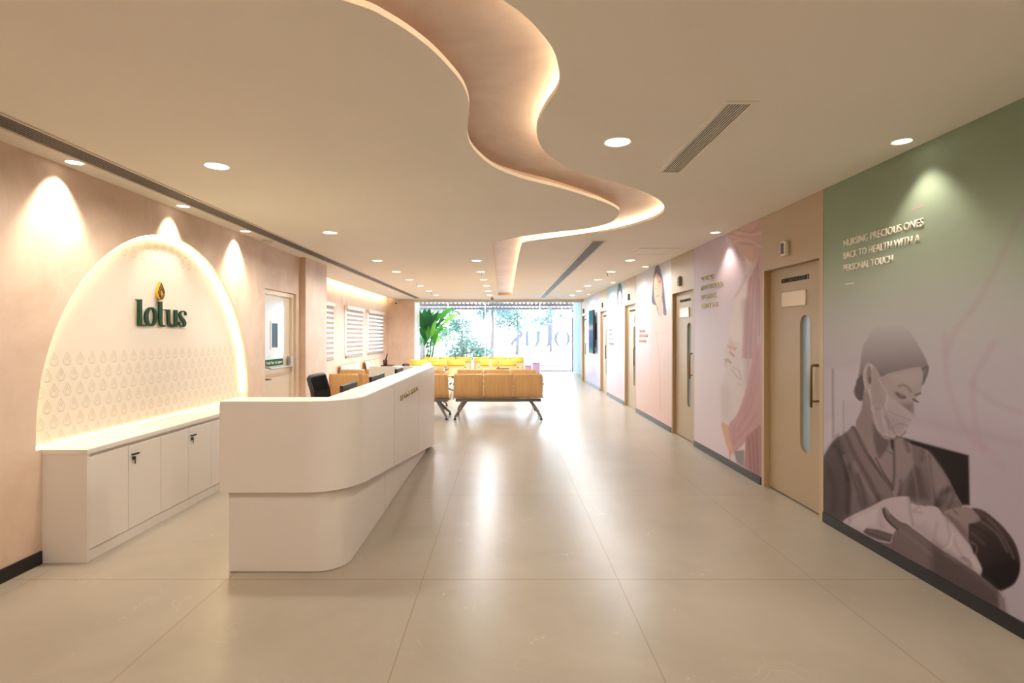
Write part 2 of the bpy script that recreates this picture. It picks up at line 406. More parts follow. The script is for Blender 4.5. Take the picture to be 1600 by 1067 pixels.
# ------------------------------------------------------------------ printed wall murals (flat prints: colour laid out in numpy on a fine grid)
def LIN(c): return np.array(srgb(*c)[:3])
def smooth_loop(p, n=3):
    q = []; L_ = len(p)
    for i in range(L_):
        a, b, c, d = (np.array(p[(i+k) % L_], float) for k in (-1, 0, 1, 2))
        for k in range(n):
            t = k/n; q.append(tuple(.5*(2*b+(c-a)*t+(2*a-5*b+4*c-d)*t*t+(3*b-a-3*c+d)*t**3)))
    return q
class Print:
    def __init__(s, y0, y1, ny, nz, z0=.08, z1=H):
        s.y = np.linspace(y0, y1, ny); s.z = np.linspace(z0, z1, nz)
        Yg, Zg = np.meshgrid(s.y, s.z); s.Y = Yg.ravel(); s.Z = Zg.ravel(); s.ny, s.nz = ny, nz
        s.u = VX + F*XR/s.Y; s.v = VY - F*(s.Z-EYE)/s.Y      # layout coordinates measured on the photograph
        s.c = np.zeros((len(s.Y), 3))
    def mixin(s, idx, a, col):
        s.c[idx] = s.c[idx]*(1-a)[:, None] + col*a[:, None]
    def vgrad(s, stops, key=None):
        k = s.Z if key is None else key
        zs = [q[0] for q in stops]; cs = np.array([LIN(q[1]) for q in stops])
        for i in range(3): s.c[:, i] = np.interp(k, zs, cs[:, i])
    def poly(s, pts, col, soft=1.5, alpha=1.0, grad=None):
        if len(pts) > 7: pts = smooth_loop(pts)
        P = np.array(pts, float); m = soft*2
        idx = np.where((s.u > P[:,0].min()-m) & (s.u < P[:,0].max()+m) & (s.v > P[:,1].min()-m) & (s.v < P[:,1].max()+m))[0]
        if not len(idx): return
        x, y = s.u[idx], s.v[idx]; ins = np.zeros(len(idx), bool); d2 = np.full(len(idx), 1e9)
        for i in range(len(P)):
            a, b = P[i], P[(i+1) % len(P)]
            if a[1] != b[1]:
                c = ((a[1] > y) != (b[1] > y)) & (x < (b[0]-a[0])*(y-a[1])/(b[1]-a[1])+a[0]); ins ^= c
            e = b-a; L2 = max(e@e, 1e-9); t = np.clip(((x-a[0])*e[0]+(y-a[1])*e[1])/L2, 0, 1)
            d2 = np.minimum(d2, (x-a[0]-t*e[0])**2+(y-a[1]-t*e[1])**2)
        sd = np.sqrt(d2)*np.where(ins, 1, -1); al = np.clip(.5+sd/(2*soft), 0, 1); al = al*al*(3-2*al)*alpha
        if grad:                       # grad=((x0,y0),(x1,y1),colour,alpha at start, alpha at end)
            (x0,y0),(x1,y1),c2,a0,a1 = grad; e = np.array([x1-x0, y1-y0]); t = np.clip(((x-x0)*e[0]+(y-y0)*e[1])/(e@e), 0, 1)
            cc = LIN(col)[None]*(1-t)[:,None]+LIN(c2)[None]*t[:,None]; al = al*(a0+(a1-a0)*t)
            s.c[idx] = s.c[idx]*(1-al)[:,None]+cc*al[:,None]
        else: s.mixin(idx, al, LIN(col))
    def stroke(s, pts, w, col, alpha=1.0, soft=1.2):
        if len(pts) > 2: pts = [tuple(q) for q in smooth_path([Vector(q) for q in pts], 5)]
        P = [np.array(p, float) for p in pts]
        U = np.array(P); m = w+soft*2
        idx = np.where((s.u > U[:,0].min()-m) & (s.u < U[:,0].max()+m) & (s.v > U[:,1].min()-m) & (s.v < U[:,1].max()+m))[0]
        if not len(idx): return
        x, y = s.u[idx], s.v[idx]; d2 = np.full(len(idx), 1e9)
        for a, b in zip(P, P[1:]):
            e = b-a; L2 = max(e@e, 1e-9); t = np.clip(((x-a[0])*e[0]+(y-a[1])*e[1])/L2, 0, 1)
            d2 = np.minimum(d2, (x-a[0]-t*e[0])**2+(y-a[1]-t*e[1])**2)
        al = np.clip((w/2+soft-np.sqrt(d2))/(2*soft), 0, 1)*alpha; s.mixin(idx, al, LIN(col))
    def ell(s, cx, cy, rx, ry, col, soft=1.5, alpha=1.0, rot=0):
        s.poly([(cx+rx*math.cos(t)*math.cos(rot)-ry*math.sin(t)*math.sin(rot), cy+rx*math.cos(t)*math.sin(rot)+ry*math.sin(t)*math.cos(rot)) for t in np.linspace(0, 2*PI, 25)[:-1]], col, soft, alpha)
    def build(s, name, label, rough=.45):
        ny, nz = s.ny, s.nz; n = ny*nz
        co = np.zeros((n, 3), np.float32); co[:,0] = XR-.002; co[:,1] = s.Y; co[:,2] = s.Z
        a = (np.arange(nz-1)[:,None]*ny+np.arange(ny-1)[None]).ravel()
        q = np.stack([a, a+ny, a+ny+1, a+1], 1)
        c4 = [ (XR+.004, s.y[0], s.z[0]), (XR+.004, s.y[-1], s.z[0]), (XR+.004, s.y[-1], s.z[-1]), (XR+.004, s.y[0], s.z[-1]) ]
        fr = [0, ny-1, n-1, n-ny]
        allco = np.vstack([co, np.array(c4, np.float32)])
        faces = q.tolist() + [[fr[i], fr[(i+1)%4], n+(i+1)%4, n+i] for i in range(4)] + [[n, n+1, n+2, n+3]]
        me = bpy.data.meshes.new(name); me.from_pydata(allco.tolist(), [], faces); me.update()
        at = me.color_attributes.new('print', 'FLOAT_COLOR', 'POINT')
        cc = np.ones((n+4, 4), np.float32); cc[:n,:3] = s.c; cc[n:,:3] = s.c[fr]; at.data.foreach_set('color', cc.ravel())
        m = mat(name+'_print', (1,1,1,1), rough, spec=.15); nt = m.node_tree
        an = nt.nodes.new('ShaderNodeVertexColor'); an.layer_name = 'print'; nt.links.new(an.outputs[0], nt.nodes['Principled BSDF'].inputs['Base Color'])
        me.materials.append(m); o = bpy.data.objects.new(name, me); C.objects.link(o)
        return tag(o, label, 'mural')
def A(*p): return [(1270+p[i]/3.5576, 480+p[i+1]/3.5576) for i in range(0, len(p), 2)]
def B(*p): return [(1270+p[i]/4.103, 740+p[i+1]/4.103) for i in range(0, len(p), 2)]
def K(*p): return [(1285+p[i]/5.928, 640+p[i+1]/5.928) for i in range(0, len(p), 2)]
def FC(*p): return [(1320+p[i]/7.114, 530+p[i+1]/7.114) for i in range(0, len(p), 2)]
p = Print(1.2, 4.384, 660, 560)
p.vgrad([(0, (190,174,176)), (.9, (196,180,182)), (1.35, (196,184,182)), (1.6, (194,188,178)), (1.85, (188,190,168)), (2.1, (176,186,158)), (2.7, (164,176,146))])
# soft pale room behind the figure
p.poly(A(640,560,1400,760,1400,1500,640,1500), (188,170,173), 30, .5)
p.poly(A(60,340,300,340,300,700,60,760), (206,192,192), 8, .7)
p.poly(A(170,520,290,520,290,680,170,700), (200,184,186), 4, .6)
p.stroke(A(112,345,114,720), 2.2, (104,88,88), .6, 2)
p.stroke(A(172,520,172,700), 1.5, (160,144,144), .6, 1.5)
p.poly(A(60,660,108,620,108,760,60,860), (214,200,196), 5, .6)
p.poly(A(560,600,1174,740,1174,780,560,640), (178,160,162), 10, .35)
for st in (A(735,150,742,330,765,480,850,680,960,800), A(1010,200,900,400,895,560,925,720,1060,900), A(880,420,1000,520,1174,590,1400,610), A(1174,-560,1020,-220,900,0,800,120,742,260)):
    p.stroke(st, 8, (190,148,154), .24, 5)
# screen behind
p.poly(A(470,715,600,750,870,822,875,1100,780,1100,500,800), (44,32,30), 2.5)
# hair fading upward
p.poly(A(262,345,275,240,300,180,340,120,400,90,480,95,550,150,600,230,636,300,642,340,628,390,612,425,606,345,575,338,500,352,420,372,380,388,355,350,335,322,305,312,288,350,285,420,292,515,255,512,238,480,248,410), (128,114,112), 2.2, 1, ((1360,508),(1366,598),(122,106,104),.0,1))
p.poly(A(238,470,245,405,275,375,292,430,292,515,262,515), (104,90,90), 2)
p.stroke(A(240,440,236,480,262,516), 3, (96,84,84), .8)
# neck and chest
p.poly(A(292,440,330,545,345,640,400,725,445,735,455,760,455,1012,440,1008,340,840,240,670,272,570), (158,138,134), 1.6)
p.poly(A(330,640,395,728,425,735,425,770,380,835,355,810,340,740), (112,94,90), 4, .9)
p.poly(A(290,520,318,560,330,700,300,720,262,640), (150,130,126), 6, .6)
p.stroke(A(365,835,400,795,440,815), 3, (120,100,96), .6)
p.poly(A(432,730,452,740,450,800,436,780), (70,54,52), 1.5)
p.stroke(A(350,840,440,1000), 2.5, (96,80,76), .8)
# face
p.poly(A(335,322,380,388,420,372,500,352,575,336,608,345,612,410,601,478,580,500,575,522,560,528,562,600,500,660,380,660,330,560,318,450), (176,158,152), 1.6)
p.poly(A(420,380,520,352,600,345,608,420,560,440,480,420), (186,168,162), 8, .8)
p.poly(A(470,540,560,530,560,600,520,590), (138,120,116), 6, .8)
p.poly(A(318,380,345,340,370,420,410,540,340,540), (168,150,146), 5, .7)
p.stroke(A(480,438,505,432,530,445,548,470), 3.0, (112,94,90), .6, 2)
p.stroke(A(470,480,490,498,512,500), 4.2, (98,82,78), .95)
p.poly(A(455,470,500,480,520,500,500,512,470,500), (130,112,108), 4, .7)
p.stroke(A(572,488,600,478), 2.6, (106,88,84), .9); p.stroke(A(560,512,585,526), 2.8, (90,74,70), .9)
p.stroke(A(612,345,640,330,636,370,612,425), 3.5, (112,98,96), .8)
# ear
p.ell(1356.5, 588, 7.2, 20.5, (182,164,158), 1.2); p.ell(1358.5, 586, 3.4, 14, (146,128,122), 1.6); p.ell(1360, 594, 2, 6, (118,100,96), 1.5)
p.stroke(A(300,330,285,380,296,470), 1.6, (196,180,174), .7)
# mask
p.poly(A(412,483,440,505,556,596,550,640,520,690,480,722,430,726,395,716,362,668,338,600,326,548,400,545), (190,173,171), 1.5)
p.poly(FC(320,740,420,740,440,900,480,1040,420,1067,360,1000,310,850), (176,158,157), 3, .9)
p.poly(FC(460,820,700,900,640,1050,500,1067,470,980), (170,152,151), 8, .7)
p.poly(FC(480,640,740,820,700,900,470,800), (186,168,167), 4, .8)
p.stroke(FC(375,440,470,600,455,740), 1.2, (206,190,188), .55, 1.5); p.stroke(FC(285,560,310,760,380,1020), 1.5, (204,188,186), .55, 1.5)
p.stroke(FC(430,740,480,880,560,1050), 1.4, (126,108,106), .55, 1.5); p.stroke(FC(440,850,470,900,500,1000), 2.4, (128,110,108), .55, 1.5)
p.stroke(FC(415,770,430,900,475,1067), 1.4, (208,192,190), .55, 1.5); p.stroke(FC(340,750,420,745), 1.2, (140,122,120), .55, 1.5); p.stroke(FC(340,775,410,770), 1.2, (140,122,120), .55, 1.5)
p.stroke(FC(490,800,600,850,740,900), 1.4, (150,132,130), .55, 1.5); p.stroke(FC(520,1000,600,940,700,960), 2, (148,130,128), .55, 1.5)
p.stroke(A(400,716,440,728,480,724,520,692), 1.6, (120,102,100), .8)
# tunic
body = A(55,872,80,800,122,738,190,694,236,665,330,832,440,1010,456,1022,456,736,492,724,550,760,636,794,700,870,762,962) + B(880,50,920,130,958,218,840,270,740,215,640,190,530,150,380,210,240,275,195,318,62,262)
p.poly(body, (132,115,112), 1.3)
p.poly(A(55,872,80,800,122,738,150,720,200,860,205,1040,180,1180,55,1180), (96,81,79), 6, .85)
p.poly(A(190,694,236,665,330,832,440,1010,452,1060,380,1040,290,900), (142,124,120), 3, .8)
p.poly(A(456,736,492,724,550,770,560,880,500,980,456,1060), (158,139,135), 3, .9)
p.poly(A(560,880,600,900,650,1067,510,1067), (96,80,77), 6, .8)
p.poly(A(610,810,650,805,720,900,760,980,800,1067,690,1067,640,940), (152,134,130), 5, .8)
for st, w, c, al in [
    (K(235,520,245,700,240,960), 4, (40,28,27), .9), (K(120,330,200,480,235,640), 4, (62,49,47), .8), (K(215,230,300,420,430,640,520,840), 3.5, (84,68,66), .8),
    (K(205,430,260,600,320,790), 2.2, (160,142,138), .8), (K(300,490,370,640,480,830), 2.6, (164,146,141), .8), (K(330,600,380,760,410,880), 3, (62,49,47), .8),
    (K(250,540,330,760,380,900), 4, (74,60,58), .8), (K(290,160,420,420,650,740), 1.8, (70,55,53), .9), (K(660,280,668,560,655,740), 1.8, (60,46,44), .95),
    (K(440,440,560,600,650,700), 2.2, (84,68,65), .8), (K(830,490,870,680,890,860), 1.6, (170,150,146), .7), (K(730,660,720,800), 2.4, (70,56,54), .8),
    (K(800,300,830,470), 2.2, (150,132,128), .7), (K(770,290,800,380), 3, (78,62,60), .8), (K(930,400,930,460), 4, (98,82,79), .8), (K(980,430,1010,700,1060,880), 4, (82,66,64), .75),
    (K(970,380,1000,640,1030,880), 1.6, (168,150,145), .6), (K(1060,890,1110,780,1170,740), 5, (58,44,42), .85), (K(1170,740,1140,830,1080,900), 4, (76,61,59), .7), (K(1220,760,1200,860,1170,910), 3, (72,58,56), .7),
    (K(880,560,880,860), 4, (104,88,85), .6), (K(60,560,110,760,100,940), 5, (66,53,51), .6), (K(520,800,540,850), 3, (64,50,48), .7), (K(60,450,120,380), 4, (118,100,97), .5)]:
    p.stroke(st, w*1.35, c, al*.85, 1.2+w*.8)
# forearm of the far hand at the sleeve, swaddled baby
p.poly(B(850,262,930,225,980,215,960,300,900,310), (120,102,98), 2)
p.poly(B(195,318,240,275,380,210,450,170,530,150,615,148,632,185,700,215,740,205,800,215,836,260,900,310,960,400,1030,510,1086,610,1080,658,1000,640,760,560,560,520,430,450,300,385), (200,181,178), 1.4)
p.poly(B(200,320,300,265,440,210,430,300,330,360), (212,194,191), 5, .8)
p.poly(B(640,330,720,320,860,470,980,600,900,560,780,470), (178,159,156), 8, .6)
for st, w, c, al in [(B(618,150,626,240,645,330), 2, (150,131,128), .8), (B(630,185,690,200,650,235), 2, (160,141,138), .7), (B(650,240,700,250), 2.5, (150,130,127), .5),
    (B(860,300,880,420,830,490), 2.5, (160,141,138), .6), (B(800,320,780,420,820,470), 3, (164,145,142), .6), (B(900,400,930,480,990,560), 2.5, (158,138,135), .6),
    (B(840,490,880,460,900,390), 1.8, (222,205,202), .8), (B(960,540,1000,560,1010,590), 3, (120,102,99), .8), (B(240,290,235,320), 2, (160,142,140), .7), (B(440,230,430,290,450,340), 5, (170,150,147), .5), (B(1020,520,1060,640), 2, (216,198,195), .6)]:
    p.stroke(st, w*1.3, c, al*.8, 1.2+w*.7)
# baby head
p.poly(B(836,258,870,232,900,225,960,213,1040,225,1110,250,1080,320,1010,360,1010,450,960,395,900,310), (158,138,133), 1.6)
p.poly(B(836,258,870,300,960,395,1000,440,990,370,930,300), (122,103,99), 5, .7)
p.stroke(B(905,235,935,262), 2, (104,86,82), .8); p.stroke(B(870,262,900,290), 2.5, (112,94,90), .6)
p.poly(B(1030,225,1100,238,1200,318,1285,420,1325,520,1332,620,1300,700,1240,740,1190,748,1110,690,1078,655,1086,608,1040,510,1004,440,1000,360,1010,320,1080,300), (92,75,71), 2.2, 1, ((1516,800),(1560,890),(38,26,25),1,1))
for st, w, c, al in [(B(1060,240,1160,320,1240,430,1290,540), 4, (126,107,102), .55), (B(1010,330,1100,370,1180,460), 5, (64,49,46), .6), (B(1060,290,1180,380,1250,500), 3, (140,121,116), .5), (B(1020,380,1100,450), 3, (120,102,97), .5), (B(1200,330,1290,450,1325,560), 4, (98,82,78), .5), (B(1030,225,1110,280,1060,310), 3, (70,55,52), .6)]:
    p.stroke(st, w, c, al, 2)
p.stroke(B(1020,440,1050,465,1052,500,1035,515), 2.2, (132,112,107), .9); p.ell(1523, 858, 3, 7, (60,45,43), 2, .8)
# arm and hand that hold the baby
p.poly(B(545,352,600,322,640,350,700,392,830,490,1000,600,1100,672,1200,765,1232,870,1240,905,1100,830,800,670,600,560,465,470,410,432,500,446,512,400), (132,113,109), 1.5)
p.poly(B(760,450,1000,600,1200,765,1240,905,1000,780,760,640), (96,80,77), 10, .8)
p.poly(B(1190,770,1230,800,1245,910,1200,880), (150,132,128), 3)
p.poly(B(325,372,345,348,420,358,515,388,500,440,420,425,360,400), (120,102,98), 1.4)
p.poly(B(450,225,468,215,500,255,560,305,605,325,550,362,485,315,455,265), (128,109,105), 1.4)
p.stroke(B(330,372,350,380,420,400,490,430), 2, (84,68,65), .7); p.stroke(B(452,230,475,290,545,358), 2.4, (72,56,54), .85); p.stroke(B(470,225,490,262), 2, (170,150,146), .8)
p.stroke(B(560,360,640,420,760,520), 5, (146,127,122), .5); p.stroke(B(350,360,345,385), 1.6, (90,74,71), .6)
p.stroke(B(860,520,940,570), 5, (138,119,115), .5)
p.c = np.clip(p.c, 0, 1)**1.14*np.array([.74, .80, .93])
p.build('wall_mural', 'green to grey wall mural of a masked carer cradling a swaddled baby')

def E(*q): return [(1085+q[i]/4.636, 330+q[i+1]/4.636) for i in range(0, len(q), 2)]
def D(*q): return [(1085+q[i]/4.855, 540+q[i+1]/4.855) for i in range(0, len(q), 2)]
p = Print(5.442, 7.37, 420, 480)
p.vgrad([(0, (222,206,206)), (1.0, (226,214,216)), (1.7, (222,208,216)), (2.2, (214,196,206)), (2.7, (206,186,196))])
p.poly(E(230,160,300,130,490,30,490,300,420,380,350,355,300,260), (206,172,162), 2)
p.poly(E(300,240,420,250,430,370,380,330,345,355), (214,182,170), 3)
for st in (E(260,160,360,180,483,120), E(280,200,380,240,483,230), E(320,140,420,150,483,80), E(250,190,300,260,330,330)): p.stroke(st, 2, (178,140,132), .6, 1.5)
for st in (E(300,150,400,170,480,160), E(290,220,390,210,480,260)): p.stroke(st, 2.2, (230,204,196), .6, 1.5)
p.poly(E(370,330,420,380,300,620,255,880,235,1067,380,1067,380,600), (226,214,212), 3)
p.poly(D(240,0,240,150,210,300,200,450,215,575,262,605,335,530,390,350,365,0), (218,207,203), 2.5)
p.poly(D(200,300,260,300,300,560,215,575), (200,188,184), 8, .5)
p.poly(E(483,260,440,400,392,500,362,750,345,1067,520,1067,520,260), (200,166,168), 2)
p.poly(D(366,-330,376,-120,386,60,394,340,416,300,442,60,440,-120,424,-330), (176,142,146), 7, .7)
for st in (E(440,420,420,700,410,1060), E(460,380,450,700,440,1060), E(410,480,385,760,370,1060), E(470,500,470,900)): p.stroke(st, 2, (168,130,134), .6, 1.5)
p.stroke(E(375,470,340,550,300,615), 2.6, (180,140,136), .6, 2)
p.poly(D(495,0,460,0,430,150,380,370,320,530,265,592,240,700,290,805,345,780,420,695,480,622,540,560,540,0), (192,152,150), 2)
for st in (D(480,60,440,300,380,500), D(470,300,420,480,330,640), D(470,520,420,600,330,700), D(300,620,300,740)): p.stroke(st, 4, (172,130,128), .5, 2.5)
p.stroke(D(480,625,420,695,345,780), 2, (216,180,176), .7)
p.poly(D(212,580,255,602,265,700,302,822,272,832,240,740,205,602), (214,168,146), 1.4)
p.poly(D(390,690,492,605,540,580,540,1040,380,920), (176,132,130), 1.5)
for st in (D(410,700,430,940), D(440,670,460,960), D(470,640,485,990)): p.stroke(st, 3, (138,98,98), .7, 1.8)
p.poly(D(300,800,380,790,380,920,322,890), (146,140,138), 2); p.stroke(D(272,800,270,870), 1.5, (190,130,110), .9)
for q in (D(255,0,320,20,310,45,262,20), D(268,40,308,80,300,95,262,60), D(250,100,282,130,270,142,248,118), D(232,100,244,120,242,160,234,150)):
    p.poly(q, (212,170,154), 1.2); p.stroke(q[:2], 1.2, (140,92,84), .8)
p.poly(E(262,905,300,985,290,1000,240,990), (216,180,166), 2, .7)
for st in (D(290,160,340,190,355,240), D(285,180,320,230,355,260), D(330,290,360,300)): p.stroke(st, 1.8, (186,172,168), .7, 1.5)
p.c = p.c*np.array([.86, .88, .94])
p.build('wall_mural', 'lilac wall mural of a pregnant woman in a pink shawl')

def G(*q): return [(990+q[i]/6.66, 400+q[i+1]/6.66) for i in range(0, len(q), 2)]
p = Print(8.387, 10.63, 260, 360)
p.vgrad([(0, (238,206,190)), (.7, (240,214,202)), (1.3, (232,220,216)), (2.7, (224,220,214))])
p.poly(G(172,1067,180,700,190,490,230,480,262,640,300,590,345,605,390,625,390,1750,168,1750), (242,206,182), 3, 1, ((1015,480),(1015,640),(242,210,192),1,.6))
p.poly(G(240,85,260,85,290,180,318,330,330,480,345,605,312,602,300,480,255,530,268,640,245,560,240,520,195,492,190,420,205,250,220,150), (84,80,92), 1.3)
p.poly(G(240,180,285,230,300,330,292,440,262,525,235,500,216,420,215,300,225,210), (232,182,150), 1.2)
p.poly(G(255,500,298,430,302,600,285,640,262,600), (226,178,148), 1.2)
p.stroke(G(225,330,240,345), 1.3, (120,80,70)); p.stroke(G(265,270,285,265), 1.3, (130,88,76)); p.stroke(G(240,420,262,410), 1.5, (200,110,104)); p.stroke(G(225,300,245,310), 1.2, (130,88,76)); p.stroke(G(252,340,250,380), 1, (206,150,122))
p.stroke(G(235,780,250,900,270,1100,280,1600), 1.4, (222,182,160), .7); p.stroke(G(240,800,330,800), 1, (226,186,166), .6)
p.c = np.clip(p.c,0,1)**1.1*np.array([.74, .76, .82])
p.build('wall_mural', 'peach wall mural of a smiling woman with long dark hair')
def Q(*q): return [(880+q[i]/3.555, 380+q[i+1]/3.555) for i in range(0, len(q), 2)]
p = Print(11.68, 13.66, 200, 300)
p.vgrad([(0, (236,214,214)), (.8, (230,222,228)), (1.4, (214,224,230)), (2.7, (190,212,220))])
p.ell(968.6, 464, 4.3, 22, (98,96,106), .7); p.ell(968.7, 468, 2.7, 13.5, (226,192,178), .7); p.stroke([(968,474),(969.5,474)], 1, (190,110,106), .8, .6)
p.poly(Q(300,345,316,350,330,345,330,860,300,840), (224,206,208), 2, .5)
p.c = np.clip(p.c,0,1)**1.1*np.array([.74, .76, .82])
p.build('wall_mural', 'pale blue wall mural of a dark-haired woman between two far doors')
p = Print(14.65, 17.05, 160, 240)
p.vgrad([(0, (206,206,226)), (.7, (226,214,224)), (1.4, (232,226,230)), (2.7, (220,214,216))])
p.poly(Q(150,640,185,640,195,760,150,740), (180,160,200), 6, .5); p.poly(Q(128,600,150,620,150,740,128,720), (220,190,200), 6, .4)
p.c = np.clip(p.c,0,1)**1.1*np.array([.74, .76, .82])
p.build('wall_mural', 'faint lilac wall mural behind the wall screen')

# raised wall lettering
def letters(name, label, lines, X, ystart, m, u, depth=.006, bold=0):
    t = thing(name, label, 'lettering', (X, ystart, lines[-1][1]))
    for s, z, h, w in lines:
        bm = text_mesh(s, h, w, depth, bold); place(bm, (X, ystart, z), u, (0,0,1)); obj('text_line', local(bm, t), m, t)
    return t
M_CREAML = mat('cream_lettering', srgb(250,240,226), .35)
M_GOLD2 = mat('pale_gold_lettering', srgb(180,166,124), .35, metal=.5)
M_COP = mat('copper_lettering', srgb(214,152,128), .45)
M_GRYL = mat('grey_lettering', srgb(160,172,180), .45)
U = (0,-1,0)
letters('wall_lettering', 'raised cream three-line slogan on the green mural above the masked carer', [('NURSING PRECIOUS ONES', 2.172, .052, .785), ('BACK TO HEALTH WITH A', 2.078, .052, .755), ('PERSONAL TOUCH', 1.984, .052, .52)], XR-.0025, 4.115, M_CREAML, U, .006, .004)
letters('wall_lettering', 'raised gold four-line slogan on the lilac mural of the pregnant woman', [('NURSING', 2.20, .06, .40), ('MOTHERHOOD', 2.085, .06, .70), ("WOMEN'S", 1.965, .06, .50), ('ARRIVALS', 1.85, .06, .55)], XR-.0025, 7.10, M_GOLD2, U, .008, .006)
letters('wall_lettering', 'copper three-line slogan on the peach mural of the smiling woman', [('WOMEN', 1.56, .055, .42), ('HEALTHY', 1.47, .055, .62), ('POWER', 1.37, .055, .5)], XR-.0025, 10.36, M_COP, U, .006, .006)
letters('wall_lettering', 'grey four-line slogan on the pale blue mural', [('CARE', 1.60, .06, .4), ('WOMEN', 1.50, .06, .52), ('HEALTH', 1.40, .06, .55), ('WOMEN', 1.28, .06, .6)], XR-.0025, 13.4, M_GRYL, U, .006, .006)
tag(box('wall_dash', mat('pink_dash', srgb(222,160,180), .5), (XR-.0035, XR-.002, 3.33, 3.43, 2.292, 2.297)), 'short pink dash line above the cream slogan on the green mural', 'mural mark')
tag(box('wall_dash', M_CREAML, (XR-.0035, XR-.002, 4.0, 4.1, 1.884, 1.889)), 'short pale dash line below the cream slogan on the green mural', 'mural mark')

# ------------------------------------------------------------------ consultation room doors
LX = XR+.052
def capsule(cy, w, z0, z1, n=12):
    r = w/2; pts = [(cy+r*math.cos(PI*i/n), z1-r+r*math.sin(PI*i/n)) for i in range(n+1)]
    return pts + [(cy+r*math.cos(PI+PI*i/n), z0+r+r*math.sin(PI+PI*i/n)) for i in range(n+1)]
M_ROOM = mat('room_beyond', srgb(150,168,182), .6)
M_VGLASS = mat('door_glass', srgb(150,176,190), .06, spec=.8)
M_PLATE = mat('acrylic_nameplate', srgb(226,216,204), .12, coat=.6)
for i, (a, b) in enumerate(DOORS):
    d = struct(box('door_%d' % (i+1), M_BEIGE2, (XR-.003, XR+.004, a+.002, b-.002, DT, H-.002)))
    obj_jamb = boxes('door_jamb', M_JAMB, [(XR-.0032, LX+.0505, b-J-.004, b-J, 0, DT), (XR-.0032, LX+.0505, a+J, a+J+.004, 0, DT), (XR-.002, LX+.05, a+J+.004, b-J-.004, DT-.004, DT)], d)
    boxes('architrave', M_BEIGE2, [(XR-.003, XR+.004, a+.002, a+J, 0, DT), (XR-.003, XR+.004, b-J, b-.002, 0, DT)], d)
    ya, yb = a+J+.006, b-J-.006
    cyy = ya+.305
    bm = bmesh.new(); cap = capsule(cyy, .158, .48, 1.68)
    add_poly(bm, [[(ya,.012),(yb,.012),(yb,DT-.006),(ya,DT-.006)], cap], lambda u, v, w: (LX+.042-w, u, v), .042)
    leaf = obj('door_leaf', bm, M_BEIGE, d)
    bm = bmesh.new(); add_poly(bm, [cap], lambda u, v, w: (LX+.032-w, u, v), .006); obj('vision_glass', bm, M_VGLASS, leaf)
    bm = bmesh.new(); ringstroke(bm, capsule(cyy, .172, .473, 1.687), .012, lambda u, v: (LX-.001, u, v)); obj('glass_trim', bm, M_JAMB, leaf)
    hy = ya+.095
    bm = bmesh.new(); add_tube(bm, [(LX,hy,1.25),(LX-.045,hy,1.25),(LX-.058,hy,1.245),(LX-.066,hy,1.232),(LX-.066,hy,.9)], .011, 10); add_cyl(bm, (LX,hy,.95), (LX-.066,hy,.95), .009)
    obj('pull_handle', bm, M_BRASS, leaf)
    box('nameplate', M_PLATE, (LX-.014, LX, ya+.28, ya+.68, 1.765, 1.90), leaf, .003)
    bm = text_mesh('CONSULTATION ROOM %d' % (i+2), .042, .46, .006, .003); place(bm, (LX, ya+.70, 1.99), U, (0,0,1)); obj('room_lettering', bm, mat('black_letter', srgb(40,32,26), .4) if i == 0 else bpy.data.materials['black_letter'], leaf)
    s = thing('wall_sensor', ['grey sensor box above the nearest beige door', 'grey sensor box above the beige door between lilac and peach murals', 'grey sensor box above the beige door between peach and blue murals', 'grey sensor box above the far beige door before the wall screen', 'grey sensor box above the last door by the window'][i], 'sensor', (XR-.003, a+.52, 2.22))
    box('casing', M_CAST if i == 0 else M_ALU, (-.042, 0, 0, .085, 0, .14), s, .012); box('lens', M_BLACK, (-.0435, -.0418, .02, .07, .02, .12), s)
struct(box('trim_8', M_ROOM, (2.72, 2.80, 4.3, 18.1, 0, 2.4)))

# ------------------------------------------------------------------ ceiling fittings
def downlight(x, y, label, power, r=.075, group=None, spot=3.0, col=WARM):
    t = thing('downlight', label, 'ceiling light', (x, y, H), 0, group)
    bm = bmesh.new(); n = 32
    for k in range(n):
        a0, a1 = 2*PI*k/n, 2*PI*(k+1)/n
        P = [[(q*math.cos(a), q*math.sin(a), z) for a in (a0, a1)] for q, z in ((r, -.001), (r+.008, -.005), (r+.014, -.0005))]
        for A_, B_ in zip(P, P[1:]): bm.faces.new([bm.verts.new(v) for v in (A_[0], A_[1], B_[1], B_[0])])
    obj('trim_ring', bm, M_WHITE2, t)
    bm = bmesh.new(); bmesh.ops.create_circle(bm, cap_ends=True, radius=r, segments=32, matrix=Matrix.Translation((0,0,-.002))); obj('diffuser', bm, M_LAMP, t)
    if power: lamp('bulb', 'SPOT', (0,0,-.02), power*4, col, t, spot_size=spot, spot_blend=.5, shadow_soft_size=.07)
    return t
ORD = ['nearest', 'second', 'third', 'fourth', 'fifth', 'sixth', 'seventh', 'eighth']
for i, y in enumerate([3.78, 6.23, 8.55, 10.06, 11.47, 12.9, 14.4, 15.9]):
    downlight(-2.0, y, 'round ceiling downlight, %s from the camera in the left row' % ORD[i], P_DOWN*(1 if i < 2 else .75 if i < 4 else 1.2), group='left row of downlights', col=WARM if i < 2 else COOL)
for i, y in enumerate([8.55, 10.06, 11.47, 12.9, 14.4, 15.9]):
    downlight(-.44, y, 'round ceiling downlight, %s in the middle row left of the ceiling ribbon' % ORD[i], P_DOWN*(.45 if i < 2 else 1.2), group='middle row of downlights', col=COOL)
for i, y in enumerate([8.53, 10.06, 11.47, 12.9, 14.4, 15.9]):
    downlight(1.97, y, 'round ceiling downlight, %s in the right row beside the long vent' % ORD[i], P_DOWN*(.75 if i < 2 else 1.15), group='right row of downlights', col=COOL)
